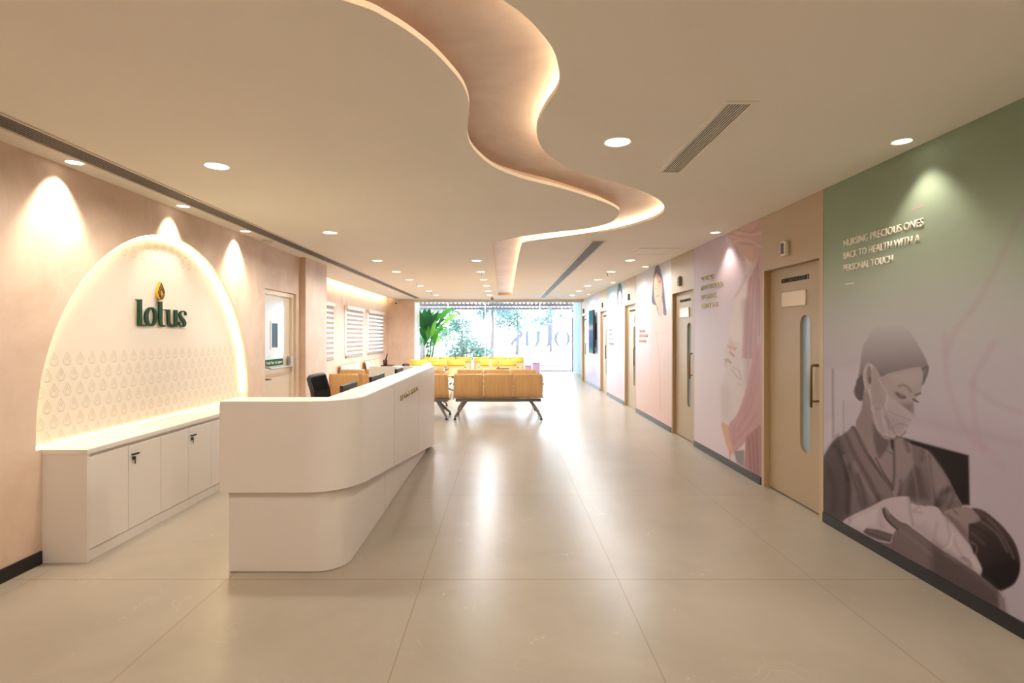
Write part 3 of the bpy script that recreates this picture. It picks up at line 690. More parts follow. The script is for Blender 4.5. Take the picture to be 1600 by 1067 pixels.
downlight(.687, 3.31, 'lone large round downlight between the winding recess and the short vent', P_DOWN)
for i, (x, y) in enumerate([(-2.0, .9), (.687, .6), (1.9, -.6), (-1.0, -1.6)]):  # unseen downlights, added to light the near end of the room
    downlight(x, y, 'unseen round ceiling downlight added behind the camera', P_DOWN, group='added downlights behind the camera')
def wash(x, y, tilt, label, p, group, size=1.22):
    t = downlight(x, y, label, 0, r=.05, group=group)
    lamp('bulb', 'SPOT', (0,0,-.03), p*4, (1,.86,.70), t, rot=(0, tilt, 0), spot_size=size, spot_blend=.65, shadow_soft_size=.03)
for i, y in enumerate([3.70, 4.95, 6.14]):
    wash(-2.925, y, .28, ['small wall-washing spotlight left of the lit arch', 'small wall-washing spotlight above the top of the lit arch', 'small wall-washing spotlight right of the lit arch'][i], P_WASH*(.45 if i == 1 else 1), 'spotlights over the arch wall', 1.35)
for i, y in enumerate([3.30, 6.22, 9.3, 12.1, 15.6]):
    wash(2.41, y, 0, ['small spotlight above the green mural', 'small spotlight above the lilac mural', 'small spotlight above the peach mural', 'small spotlight above the pale blue mural', 'small spotlight above the wall screen'][i], P_WASH*.34, 'spotlights over the murals', 1.65)
def vent(label, x0, x1, y0, y1, n, metal, split=False):
    t = thing('ceiling_vent', label, 'air vent', ((x0+x1)/2, (y0+y1)/2, H))
    w = (x1-x0)/2; l = (y1-y0)/2; f = .022
    boxes('frame', M_CEIL if not metal else M_ALU2, [(-w-f,-w,-l-f,l+f,-.008,0),(w,w+f,-l-f,l+f,-.008,0),(-w,w,-l-f,-l,-.008,0),(-w,w,l,l+f,-.008,0)], t)
    box('backing', M_DARK, (-w,w,-l,l,-.0015,-.0005), t)
    bl = []; s = 2*w/n
    for k in range(n): bl.append((-w+s*(k+.56), -w+s*(k+1.0), -l, l, -.0035, -.0015))
    boxes('louvre_blades', M_ALU if metal else M_CEIL, bl, t)
    return t
vent('short rectangular ceiling vent above the right side of the corridor', 1.128, 1.256, 2.75, 3.91, 9, False)
vent('long slotted ceiling vent running towards the window', 1.10, 1.245, 6.76, 16.9, 6, True)
vent('very long slotted ceiling vent along the arch wall', -2.83, -2.675, 1.0, 17.2, 6, True)
t = thing('access_panel', 'square flush access panel in the ceiling near the right murals', 'ceiling panel', (2.1, 7.6, H))
box('panel', M_WHITE2, (-.24,.24,-.24,.24,-.006,0), t); boxes('frame', M_CEIL, [(-.27,-.24,-.27,.27,-.009,0),(.24,.27,-.27,.27,-.009,0),(-.24,.24,-.27,-.24,-.009,0),(-.24,.24,.24,.27,-.009,0)], t)
t = thing('smoke_detector', 'round white smoke detector on the ceiling above the fire door', 'smoke detector', (-2.93, 6.72, H))
bm = bmesh.new(); add_cyl(bm, (0,0,0), (0,0,-.012), .075, n=24); obj('base', bm, M_WHITE2, t)
bm = bmesh.new(); add_cyl(bm, (0,0,-.012), (0,0,-.045), .065, .045, 24); obj('cover', bm, M_CAST, t)
for i, (x, y, lab) in enumerate([(-1.98, 12.3, 'ceiling sprinkler in the left downlight row, nearer the camera'), (-2.0, 14.9, 'ceiling sprinkler in the left downlight row, nearer the window'), (-.44, 10.35, 'ceiling sprinkler in the middle downlight row'), (1.95, 10.3, 'ceiling sprinkler in the right downlight row, nearer the camera'), (1.95, 13.3, 'ceiling sprinkler in the right downlight row, nearer the window')]):
    t = thing('sprinkler', lab, 'sprinkler', (x, y, H), 0, 'ceiling sprinklers')
    bm = bmesh.new(); add_cyl(bm, (0,0,0), (0,0,-.006), .03, n=16); obj('rosette', bm, M_CHROME, t)
    bm = bmesh.new(); add_cyl(bm, (0,0,-.006), (0,0,-.05), .009); add_cyl(bm, (0,0,-.05), (0,0,-.054), .02); obj('head', bm, M_STEEL, t)
t = thing('dome_camera', 'small dark dome camera on the ceiling near the window', 'security camera', (-.38, 16.7, H))
bm = bmesh.new(); add_cyl(bm, (0,0,0), (0,0,-.03), .06, n=20); obj('base', bm, M_WHITE2, t)
bm = bmesh.new(); bmesh.ops.create_uvsphere(bm, u_segments=20, v_segments=12, radius=.05, matrix=Matrix.Translation((0,0,-.04))); obj('dome', bm, M_GREYMET, t, smooth=True)
t = thing('security_camera', 'white bullet camera high on the peach end wall', 'security camera', (-3.52, YE, 2.56))
box('bracket', M_WHITE2, (-.03,.03,-.06,0,.02,.07), t); bm = bmesh.new(); add_cyl(bm, (0,-.05,.01), (.02,-.25,-.02), .042, n=16); obj('body', bm, M_WHITE2, t)
bm = bmesh.new(); add_cyl(bm, (.02,-.25,-.02), (.021,-.256,-.021), .03, n=16); obj('lens', bm, M_BLACK, t)
# warm cove over the window bay
tag(box('led_strip', M_LEDC, (-3.612, -3.602, 9.3, 17.6, H+.042, H+.054)), 'glowing warm cove strip above the blinds', 'strip light')

# ------------------------------------------------------------------ low cabinet under the arch
CB = thing('low_cabinet', 'long low white cabinet under the lit arch', 'cabinet', (-3.05, 3.586, 0))
cl = 3.05
def cbox(n, m, d, par=None, bev=0): return box(n, m, d, par or CB, bev)
cbox('worktop', M_WHITE, (.0005, .302, -.004, cl+.004, .715, .748), bev=.002)
cbox('side_panel', M_WHITE, (.0005, .298, 0, .018, 0, .715))
cbox('side_panel', M_WHITE, (.0005, .298, cl-.018, cl, 0, .715))
cbox('carcass', M_WHITE, (.0005, .275, .018, cl-.018, .078, .715))
cbox('plinth', M_WHITE, (.02, .292, .018, cl-.018, .001, .077))
cbox('top_rail', M_WHITE, (.27, .284, .018, cl-.018, .70, .714))
nd = 8; wd = (cl-.036)/nd
for k in range(nd):
    y0 = .018+k*wd+.0025; y1 = .018+(k+1)*wd-.0025
    dr = cbox('cabinet_door', M_WHITE, (.277, .297, y0, y1, .081, .693), bev=.0015)
    if k % 2 == 1:
        bm = bmesh.new(); add_cyl(bm, (.297,y0+.035,.622), (.318,y0+.035,.622), .006); add_box(bm, .310, .318, y0+.028, y0+.09, .616, .628); obj('turn_handle', bm, M_BLACK, dr)
        bm = bmesh.new(); add_cyl(bm, (.297,y0+.05,.592), (.309,y0+.05,.592), .013, n=16); add_box(bm, .309, .312, y0+.046, y0+.054, .55, .588); obj('key_lock', bm, M_BLACK, dr)

# word sign on the niche
SX = -3.118
def zz(l): return [wall_pt(200+a/10.673, 430+b/10.673, SX+.02) for a, b in l]
sign = thing('wall_sign', 'dark green raised word sign with gold drop emblem inside the lit arch', 'sign', (SX, 4.95, 1.6))
def glyph(name, loops, m, depth=.014):
    bm = bmesh.new(); add_poly(bm, [zz(l) for l in loops], lambda u, v, w: (SX+.02-depth+w, u, v), depth)
    return obj(name, local(bm, sign), m, sign, .002)
def ellp(cx, cy, rx, ry, n=40): return [(cx+rx*math.cos(2*PI*i/n), cy+ry*math.sin(2*PI*i/n)) for i in range(n)]
glyph('letter', [[(135,397),(170,402),(240,400),(243,822),(300,824),(326,818),(318,845),(182,845),(180,445),(172,425),(150,410)]], M_GREENL)
glyph('letter', [ellp(395,692,108,160), ellp(398,692,50,126)], M_GREENL)
glyph('letter', [[(487,435),(530,440),(578,438),(580,566),(615,568),(612,582),(580,583),(580,780),(586,812),(600,832),(620,838),(640,832),(628,852),(600,864),(570,860),(545,838),(530,805),(524,760),(523,470),(518,455),(505,447)]], M_GREENL)
glyph('letter', [[(632,566),(670,572),(710,570),(712,760),(720,800),(738,828),(760,834),(774,820),(780,790),(780,578),(832,578),(832,862),(786,862),(784,846),(762,864),(735,868),(705,858),(682,835),(668,800),(662,640),(655,595),(645,580)]], M_GREENL)
ctr = [(966,668,26),(972,640,24),(955,610,20),(920,600,20),(888,618,26),(876,655,36),(895,705,46),(932,755,50),(955,800,44),(945,840,34),(912,855,24),(878,840,22),(864,808,26),(872,780,20)]
cs = smooth_path([Vector(c) for c in ctr], 4); lft, rgt = [], []
for i, c in enumerate(cs):
    d_ = (cs[min(i+1,len(cs)-1)]-cs[max(i-1,0)]); d_ = Vector((d_.x, d_.y)).normalized(); w_ = c.z/2
    lft.append((c.x-d_.y*w_, c.y+d_.x*w_)); rgt.append((c.x+d_.y*w_, c.y-d_.x*w_))
glyph('letter', [lft+rgt[::-1]], M_GREENL)
dz = lambda s: [(555+a*172*s, 262-b*310*s*1.0) for a, b in drop_outline()]
glyph('emblem', [dz(1.0)], mat('gold_emblem', srgb(206,166,60), .35, metal=.4), .024)
bm = bmesh.new()
for st in ([(552,130),(520,230),(505,300)],[(552,130),(590,230),(608,300)],[(560,190),(530,280),(540,350),(575,390)],[(548,210),(590,290),(600,330),(560,400)],[(505,300),(540,345),(590,340)],[(520,330),(545,400)]):
    pts = zz(st); add_tube(bm, [(SX+.021, a, b) for a, b in pts], .0045, 6)
obj('emblem_lines', local(bm, sign), mat('dark_bronze', srgb(84,58,26), .4, metal=.4), sign)

# ------------------------------------------------------------------ reception desk
DK = thing('reception_desk', 'long white U-shaped reception desk with rounded corner and sloping lower edge', 'reception desk', (-1.35, 3.4, 0))
def desk_path(x0, x1, y0, y1, r, n=10, far=True):
    p = [Vector((x0, y0))] + [Vector((x1-r+r*math.sin(PI/2*i/n), y0+r-r*math.cos(PI/2*i/n))) for i in range(n+1)]
    k = 14; p += [Vector((x1, y0+r+(y1-y0-r-.05)*i/k)) for i in range(1, k)]
    p += [Vector((x1-.05+.05*math.cos(PI/2*i/4), y1-.05+.05*math.sin(PI/2*i/4))) for i in range(5)]
    p += [Vector((x0, y1))]
    return p
def desk_ring(outp, th, z0f, z1):
    bm = bmesh.new(); vs = []
    inn = []
    xmin = min(p.x for p in outp); xmax = max(p.x for p in outp); ymin = min(p.y for p in outp); ymax = max(p.y for p in outp)
    for p in outp: inn.append(Vector((min(p.x, xmax-th), min(max(p.y, ymin+th), ymax-th))))
    for p, q in zip(outp, inn):
        z0 = z0f(p)
        vs.append([bm.verts.new(v) for v in ((p.x,p.y,z1),(q.x,q.y,z1),(q.x,q.y,z0),(p.x,p.y,z0))])
    for a, b in zip(vs, vs[1:]):
        for i in range(4):
            f = [a[i], a[(i+1)%4], b[(i+1)%4], b[i]]
            u = []
            for v in f:
                if all((v.co-w.co).length > 1e-6 for w in u): u.append(v)
            if len(u) > 2:
                try: bm.faces.new(u)
                except ValueError: pass
    bm.faces.new(vs[0]); bm.faces.new(vs[-1][::-1])
    bmesh.ops.remove_doubles(bm, verts=bm.verts, dist=1e-5)
    return bm
def lower(p):
    return .517 if p.y < 3.60 else max(.03, .517-(p.y-3.6)*(.487/3.72))
outp = desk_path(-1.779, -.945, 3.39, 7.36, .30, 12)
c_ = obj('counter', local(desk_ring(outp, .23, lower, 1.09), DK), M_WHITE, DK, .004, True); c_.data.set_sharp_from_angle(angle=.6)
basep = desk_path(-1.746, -1.02, 3.446, 7.1, .19, 10)
c_ = obj('base', local(desk_ring(basep, .12, lambda p: .004, .60), DK), M_WHITE, DK, 0, True); c_.data.set_sharp_from_angle(angle=.6)
boxes('plinth_gap', M_DARK, [(-1.74+1.35, -1.03+1.35-.19, 3.452-3.4, 3.5-3.4, 0, .006), (-1.08+1.35, -1.024+1.35, .25, 3.68, 0, .006)], DK)
box('worktop', M_WHITE, (-1.62+1.35, -1.175+1.35, .25, 3.70, .70, .73), DK)
for q_ in ((-.9455, -.9446, 4.65, .39, 1.085), (-.9455, -.9446, 5.97, .215, 1.085), (-1.0204, -1.0196, 4.64, .01, .38)):
    box('panel_joint', M_DARK, (q_[0]+1.35, q_[1]+1.35, q_[2]-3.4, q_[2]-3.397, q_[3], q_[4]), DK)
box('side_panel', M_WHITE, (-1.779+1.35, -1.74+1.35, .012, .24, .515, 1.088), DK)
for w_, y_, l_ in (('LOVING', 4.94, .50), ('HANDS', 5.50, .40)):
    bm = text_mesh(w_, .054, l_, .006, .004); place(bm, (-.945, y_, .905), (0,1,0), (0,0,1)); obj('gold_lettering', local(bm, DK), M_GOLD, DK)
def monitor(y0, y1, label):
    t = thing('monitor', label, 'computer monitor', (-1.36, (y0+y1)/2, .73), 0, 'monitors on the reception desk')
    w = (y1-y0)/2
    box('screen_housing', M_BLACK, (.045,.075,-w,w,.09,.37), t, .006); box('screen', mat('screen_glass', srgb(18,18,22), .1) if 'screen_glass' not in bpy.data.materials else bpy.data.materials['screen_glass'], (.0435,.045,-w+.012,w-.012,.105,.358), t)
    box('rear_cover', M_BLACK, (.075,.10,-w*.55,w*.55,.13,.33), t, .01)
    box('stand', M_BLACK, (.06,.08,-.03,.03,.01,.2), t); box('foot', M_BLACK, (-.02,.14,-.1,.1,0,.012), t, .004)
monitor(4.33, 4.76, 'black monitor nearest the rounded desk corner'); monitor(5.27, 5.83, 'black monitor in the middle of the reception desk'); monitor(6.5, 6.9, 'black monitor at the far end of the reception desk')
t = thing('card_machine', 'dark card machine with upright pens on the far desk ledge', 'card machine', (-1.58, 7.25, 1.0905))
box('tray', M_BLACK, (-.06,.10,-.05,.05,0,.014), t, .004)
bm = bmesh.new(); add_cyl(bm, (-.01,0,.014), (-.012,0,.085), .026, .03, 16); obj('holder', bm, mat('oxblood_plastic', srgb(92,40,34), .4), t)
bm = bmesh.new(); add_cyl(bm, (-.012,0,.05), (.016,.005,.165), .012, .006); obj('pen', bm, M_BLACK, t)
t = thing('desk_stapler', 'small dark stapler on the far desk ledge', 'stapler', (-1.31, 7.25, 1.0905), .4)
box('base', M_BLACK, (-.05,.05,-.016,.016,0,.010), t, .003); box('arm', mat('maroon_plastic', srgb(90,46,52), .4), (-.05,.035,-.014,.014,.018,.034), t, .005); box('hinge', M_BLACK, (-.05,-.03,-.015,.015,.008,.03), t)

# office chair behind the desk
t = thing('office_chair', 'black mesh office chair tucked behind the reception desk', 'office chair', (-1.42, 4.98, 0), 0)
box('seat', M_BLACK, (-.20,.12,-.24,.24,.44,.51), t, .03)
bm = bmesh.new()
prof = [(-.21,.56),(-.235,.70),(-.245,.85),(-.265,1.0),(-.30,1.12)]
for a, b in zip(prof, prof[1:]):
    v = [bm.verts.new(q) for q in ((a[0],-.20,a[1]),(a[0],.20,a[1]),(b[0],.20,b[1]),(b[0],-.20,b[1]))]; bm.faces.new(v)
bk = obj('back_mesh', bm, mat('black_mesh_fabric', srgb(26,22,20), .9, spec=.1), t); sm = bk.modifiers.new('thick', 'SOLIDIFY'); sm.thickness = .02
bm = bmesh.new(); add_tube(bm, [(x, -.215, z) for x, z in prof] + [(-.302,-.17,1.135),(-.302,.17,1.135)] + [(x, .215, z) for x, z in reversed(prof)], .017, 8, True); obj('back_frame', bm, M_BLACK, t)
bm = bmesh.new(); add_tube(bm, [(-.05,0,.44),(-.27,0,.47),(-.30,0,.62),(-.27,0,.8)], .02); obj('back_support', bm, M_BLACK, t)
for s in (-1, 1):
    bm = bmesh.new(); add_tube(bm, [(-.05,s*.24,.46),(-.05,s*.29,.5),(-.05,s*.29,.67)], .016); add_box(bm, -.17, .09, s*.29-.035, s*.29+.035, .665, .69); obj('armrest', bm, M_BLACK, t)
bm = bmesh.new(); add_cyl(bm, (-.04,0,.09), (-.04,0,.44), .028); obj('gas_lift', bm, M_CHROME, t)
for k in range(5):
    a = 2*PI*k/5+.3; bm = bmesh.new(); q = (-.04+.27*math.cos(a), .27*math.sin(a)); add_tube(bm, [(-.04,0,.1),(q[0],q[1],.075)], [.028,.018]); L_ = obj('base_leg', bm, M_BLACK, t)
    bm = bmesh.new(); add_cyl(bm, (q[0]-.02*math.sin(a),q[1]+.02*math.cos(a),.03), (q[0]+.02*math.sin(a),q[1]-.02*math.cos(a),.03), .03, n=14); obj('caster', bm, M_BLACK, L_)

# ------------------------------------------------------------------ fire door on the left
fd = struct(boxes('door_6', M_CREAM, [(-3.20,-3.125,7.02,7.06,0,2.11),(-3.20,-3.125,8.0,8.06,0,2.11),(-3.20,-3.125,7.06,8.0,2.05,2.11)]))
box('door_leaf', M_CREAM, (-3.20,-3.16,7.062,7.998,.01,2.048), fd)
box('glossy_panel', mat('white_gloss', srgb(240,240,240), .05, coat=1), (-3.16,-3.1575,7.10,7.74,1.02,2.03), fd)  # thin smooth white panel over the upper part of the leaf
box('kick_panel', M_CREAM, (-3.16,-3.1575,7.10,7.80,.1,.92), fd)
boxes('vision_frame', M_CREAM, [(-3.1575,-3.148,7.33,7.355,1.31,1.69),(-3.1575,-3.148,7.545,7.57,1.31,1.69),(-3.1575,-3.148,7.355,7.545,1.31,1.335),(-3.1575,-3.148,7.355,7.545,1.665,1.69)], fd)
box('vision_glass', mat('dark_vision_glass', srgb(60,72,80), .05), (-3.157,-3.154,7.355,7.545,1.335,1.665), fd)
s_ = box('push_sign', mat('sign_green', srgb(12,92,44), .6, spec=.15), (-3.1575,-3.155,7.17,7.74,1.085,1.175), fd)
bm = text_mesh('Push bar to open', .042, .5, .001, .02); place(bm, (-3.1555, 7.205, 1.112), (0,1,0), (0,0,1)); obj('sign_lettering', bm, M_WHITE2, s_)
bm = bmesh.new(); add_tube(bm, [(-3.16,7.12,1.09),(-3.09,7.13,1.075),(-3.085,7.18,1.06),(-3.085,7.93,1.06)], .016, 10); obj('panic_bar', bm, M_STEEL, fd)
box('latch_housing', M_STEEL, (-3.16,-3.10,7.89,7.97,1.03,1.2), fd, .015)
bm = bmesh.new(); add_tube(bm, [(-3.16,7.13,.92),(-3.11,7.13,.92),(-3.11,7.24,.915)], .009); obj('lever_handle', bm, M_BLACK, fd)

# ------------------------------------------------------------------ windows and zebra blinds in the left bay
for i, (a, b) in enumerate(WINS):
    w = struct(boxes('window_%d' % (i+2), M_WHITE2, [(WX-.12,WX-.07,a,a+.05,1.02,2.12),(WX-.12,WX-.07,b-.05,b,1.02,2.12),(WX-.12,WX-.07,a+.05,b-.05,1.02,1.07),(WX-.12,WX-.07,a+.05,b-.05,2.07,2.12),(WX-.115,WX-.075,(a+b)/2-.02,(a+b)/2+.02,1.07,2.07)]))
    box('pane', M_GLASS, (WX-.098,WX-.092,a+.05,b-.05,1.07,2.07), w)
    t = thing('zebra_blind', ['striped zebra blind partly hidden by the peach pier', 'striped zebra blind in the middle of the window bay', 'striped zebra blind next to the end wall'][i], 'window blind', (WX, (a+b)/2, 0), 0, 'zebra blinds in the bay')
    hw = (b-a)/2+.1
    box('headrail', M_CAST, (0.001,.085,-hw,hw,2.13,2.22), t, .012)
    st = []; sh = []; z = 2.13; k = 0; hb = (2.13-.985)/10.5
    while z > .99:
        z2 = z-hb*(.6 if k % 2 == 0 else .4); (st if k % 2 == 0 else sh).append((.036,.038,-hw+.02,hw-.02,z2,z)); z = z2; k += 1
    boxes('opaque_bands', M_BAND, st, t); boxes('sheer_bands', M_SHEER, sh, t)
    box('bottom_bar', M_GREYMET, (.027,.047,-hw+.02,hw-.02,.965,.985), t, .004)

# ------------------------------------------------------------------ waiting room benches
def bench(n, label, padded=False):
    t = thing('waiting_bench', label, 'bench', (0,0,0), 0, 'plywood waiting benches')
    P = .535; Wd = n*P
    prof = [(-.33,.815),(-.305,.70),(-.275,.58),(-.245,.48),(-.205,.405),(-.15,.37),(-.08,.368),(.02,.385),(.12,.405),(.19,.41),(.235,.39)]
    prof = [tuple(v) for v in smooth_path([Vector(q) for q in prof], 3)]
    box('beam', M_GREYMET, (-Wd/2+.03, Wd/2-.03, -.18, -.11, .30, .355), t, .004)
    for k in range(n):
        x = -Wd/2+P*(k+.5); bm = bmesh.new(); vs = []; L = len(prof)
        for j, (y, z) in enumerate(prof):
            hw = .263; e_ = min(j, L-1-j)
            if e_ < 3: hw -= (.016, .005, .001)[e_]
            vs.append([bm.verts.new((x+q*hw, y-(.012*(1-q*q) if j < L*.5 else 0), z)) for q in (-1,-.6,0,.6,1)])
        for a, b in zip(vs, vs[1:]):
            for q in range(4): bm.faces.new((a[q], a[q+1], b[q+1], b[q])).smooth = True
        s = obj('seat_shell', bm, M_WOOD, t); so = s.modifiers.new('ply', 'SOLIDIFY'); so.thickness = .014; so.offset = 0
        if padded:
            bm = bmesh.new(); vs = []
            for j, (y, z) in enumerate(prof[:5]): vs.append([bm.verts.new((x+q*.235, y+.018, z-.012)) for q in (-1, 0, 1)])
            for a, b in zip(vs, vs[1:]):
                for q in range(2): bm.faces.new((a[q], a[q+1], b[q+1], b[q])).smooth = True
            c = obj('back_pad', bm, M_YELLOW, s); so = c.modifiers.new('pad', 'SOLIDIFY'); so.thickness = .02; so.offset = 0
    for k in range(n+1):
        x = -Wd/2+P*k+(.012 if k == n else -.012 if k == 0 else 0)
        bm = bmesh.new(); add_tube(bm, [(x,-.14,.33),(x,-.17,.45),(x,-.21,.58),(x,-.17,.615),(x,.12,.60),(x,.17,.57),(x,.10,.40),(x,-.10,.335)], .0055, 8); a_ = obj('armrest', bm, M_CHROME, t)
        box('arm_pad', M_BLACK, (x-.016, x+.016, -.19, .15, .612, .632), a_, .008)
    for s in (-1, 1):
        for yy in (-.34, .30):
            bm = bmesh.new(); add_tube(bm, [(s*(Wd/2-.22),-.145,.315),(s*(Wd/2-.09),-.145+(yy+.145)*.62,.13),(s*(Wd/2-.04),yy-.02*(1 if yy>0 else -1),.055),(s*(Wd/2-.035),yy,.03)], [.03,.024,.02,.016], 8); l_ = obj('leg', bm, M_GREYMET, t)
            bm = bmesh.new(); add_cyl(bm, (s*(Wd/2-.035),yy,0), (s*(Wd/2-.035),yy,.032), .026, .018, 14); obj('foot', bm, M_BLACK, l_)
    return t
def put(o, x, y, rz): o.location = (x, y, 0); o.rotation_euler = (0, 0, rz); return o
GB = 'plywood waiting benches'
b3 = put(bench(3, 'three-seat plywood bench nearest the camera, back turned, right of the reception desk'), -.115, 10.02, 0)
b4 = put(bench(4, 'four-seat plywood bench with its back turned, nearest row behind the reception desk'), -2.07, 10.02, 0)
dup(b3, (-.16, 11.30, 0), 0, 'three-seat plywood bench with its back turned, directly behind the nearest one', GB)
dup(b4, (-2.27, 11.30, 0), 0, 'four-seat plywood bench with its back turned, second row behind the reception desk', GB)
dup(b3, (-3.42, 13.2, 0), -PI/2, 'sideways plywood bench against the blinds, nearer the camera', GB)
dup(b3, (-3.42, 15.4, 0), -PI/2, 'sideways plywood bench against the blinds, nearer the end wall', GB)
dup(b3, (-1.60, 13.4, 0), -PI/2, 'sideways plywood bench beyond the far end of the reception desk', GB)
dup(b3, (-.03, 13.6, 0), -PI/2, 'sideways plywood bench in the middle of the waiting area', GB)
f3 = put(bench(3, 'plywood bench with yellow back pads facing the camera, left one of the front pair', True), -1.9, 15.05, PI)
f2 = put(bench(2, 'two-seat plywood bench with yellow back pads facing the camera, right of the front pair', True), -.17, 15.05, PI)
dup(f3, (-1.85, 17.0, 0), PI, 'plywood bench with yellow back pads under the window, left one of the rear pair', GB)
dup(f3, (-.18, 17.0, 0), PI, 'plywood bench with yellow back pads under the window, right one of the rear pair', GB)

# pink stools by the window
for i, (x, y, w, h, lab) in enumerate([(.87, 20.3, .26, .40, 'smaller pink block stool beside the right rear bench'), (1.22, 21.4, .30, .44, 'larger pink block stool in front of the window')]):
    t = thing('block_stool', lab, 'stool', (x, y, 0), .1*i, 'pink block stools')
    box('body', M_PINK, (-w/2,w/2,-w/2,w/2,.015,h-.05), t, .03); box('seat_cushion', M_PINK, (-w/2-.004,w/2+.004,-w/2-.004,w/2+.004,h-.05,h), t, .02)
    for sx in (-1, 1):
        for sy in (-1, 1): box('foot', M_BLACK, (sx*w*.36-.015, sx*w*.36+.015, sy*w*.36-.015, sy*w*.36+.015, 0, .016), t)

# wall screen
t = thing('wall_screen', 'tall black portrait screen on the far right wall', 'television', (XR-.002, 15.42, .99))
box('bracket', M_BLACK, (-.07, 0, -.2, .2, .4, .85), t); box('housing', M_BLACK, (-.125, -.07, -.36, .36, 0, 1.23), t, .01)
box('rear_cover', M_BLACK, (-.07, -.035, -.28, .28, .18, 1.05), t, .015)
dm = emis('portrait_display', (1,1,1), .55); nt = dm.node_tree
tc = nt.nodes.new('ShaderNodeTexCoord'); sp = nt.nodes.new('ShaderNodeSeparateXYZ'); rp = nt.nodes.new('ShaderNodeValToRGB'); rp.color_ramp.interpolation = 'EASE'
nt.links.new(tc.outputs['Object'], sp.inputs[0]); nt.links.new(sp.outputs[2], rp.inputs[0]); nt.links.new(rp.outputs[0], nt.nodes['Emission'].inputs[0])
rp.color_ramp.elements[0].position = .05; rp.color_ramp.elements[0].color = srgb(150,220,200); rp.color_ramp.elements[1].position = 1.1; rp.color_ramp.elements[1].color = srgb(96,170,190)
for q_, c_ in ((.22, (110,160,220)), (.62, (150,180,230)), (.72, (250,250,255)), (.86, (120,180,200))): rp.color_ramp.elements.new(q_).color = srgb(*c_)
box('display', dm, (-.127, -.125, -.345, .345, .015, 1.215), t)

# ------------------------------------------------------------------ glazed front
w = struct(boxes('window_1', mat('white_mullion', srgb(235,236,240), .5), [(-4.2,3.0,YG-.03,YG+.03,2.86,2.95),(-4.2,1.46,YG-.03,YG+.03,0,.06),(-.83,-.78,YG-.02,YG+.02,.06,2.86),(-2.35,-2.31,YG-.02,YG+.02,.06,2.86),(1.42,1.47,YG-.02,YG+.02,.06,2.86)]))
boxes('door_rail', mat('dark_rail', srgb(70,72,96), .5), [(1.47,2.76,YG-.03,YG+.03,.02,.075),(1.47,2.72,YG-.03,YG+.03,.235,.275)], w)
box('door_post', mat('mauve_post', srgb(150,120,140), .5), (2.77,2.83,YG-.04,YG+.04,0,2.25), w)
box('pane', M_GLASS, (-4.2,2.95,YG-.004,YG+.004,.06,2.86), w)
struct(box('window_5', M_FROST, (2.83, 2.845, 18.25, YG-.06, .02, 2.94)))
struct(box('trim_9', M_JAMB, (2.56, 2.66, 18.12, 18.25, 0, 3.0)))
# vinyl letters read from outside, so they run right to left from here
YV = YG-.012
sc = lambda x, y: ((x-VX)*YV/F, EYE+(VY-y)*YV/F)
def N(l): return [sc(780+a/10.667, 455+b/10.667) for a, b in l]
vin = thing('window_lettering', 'large pale blue mirrored word and drop emblem on the front glazing', 'window lettering', (1.5, YV, 1.0))
def vg(name, loops, m=M_VINYL):
    bm = bmesh.new(); add_poly(bm, [N(l) for l in loops], lambda u, v, w: (u, YV+.004-w, v), .003); return obj(name, local(bm, vin), m, vin)
vg('letter', [ellp(1048,790,136,140), ellp(1050,788,84,130)])
vg('letter', [[(895,545),(870,552),(862,575),(862,830),(850,890),(820,922),(780,928),(735,920),(770,912),(795,890),(806,850),(808,545)]])
vg('letter', [[(695,660),(672,680),(668,830),(655,890),(625,920),(575,926),(520,918),(490,890),(488,920),(440,918),(440,660),(492,660),(492,860),(520,900),(560,910),(600,895),(615,850),(616,660)]])
ctr = [(215,700,16),(225,670,22),(270,648,22),(330,655,30),(368,700,44),(350,750,56),(280,800,58),(225,850,46),(215,890,34),(245,920,20),(300,918,14),(360,900,12),(375,860,12)]
cs = smooth_path([Vector(c) for c in ctr], 4); lft, rgt = [], []
for i, c in enumerate(cs):
    d_ = (cs[min(i+1,len(cs)-1)]-cs[max(i-1,0)]); d_ = Vector((d_.x, d_.y)).normalized(); w_ = c.z/2
    lft.append((c.x-d_.y*w_, c.y+d_.x*w_)); rgt.append((c.x+d_.y*w_, c.y-d_.x*w_))
vg('letter', [lft+rgt[::-1]])
bm = bmesh.new()
for k, oy, kx in ((1.0, 0, 1), (.62, 40, 1)):
    ringstroke(bm, N([(850+a*215*k*kx, 390+oy-b*265*k) for a, b in drop_outline()]), .035, lambda u, v: (u, YV, v))
obj('drop_emblem', local(bm, vin), M_VINYL, vin)
t2 = thing('window_lettering', 'small mirrored line of blue capitals below the large word on the glazing', 'window lettering', (2.7, YV, .7))
bm = text_mesh("N & CHILDREN'S HOSPITAL", .17, 3.1, .002, .025); place(bm, (2.72, YV, .70), (-1,0,0), (0,0,1)); obj('text_line', local(bm, t2), M_VINYL, t2)
t3 = thing('window_lettering', 'dark mirrored curly script beside the tall plant on the glazing', 'window lettering', (-1.2, YV, 1.8))
for s_, z_, h_, w_, x_ in (('లోటస్', 2.34, .19, .78, -1.36), ('మహిళల & పిల్లల', 2.06, .10, 1.28, -.88)):
    bm = text_mesh(s_, h_, w_, .002, .01); place(bm, (x_, YV, z_), (-1,0,0), (0,0,1)); obj('text_line', local(bm, t3), M_VINYLG, t3)

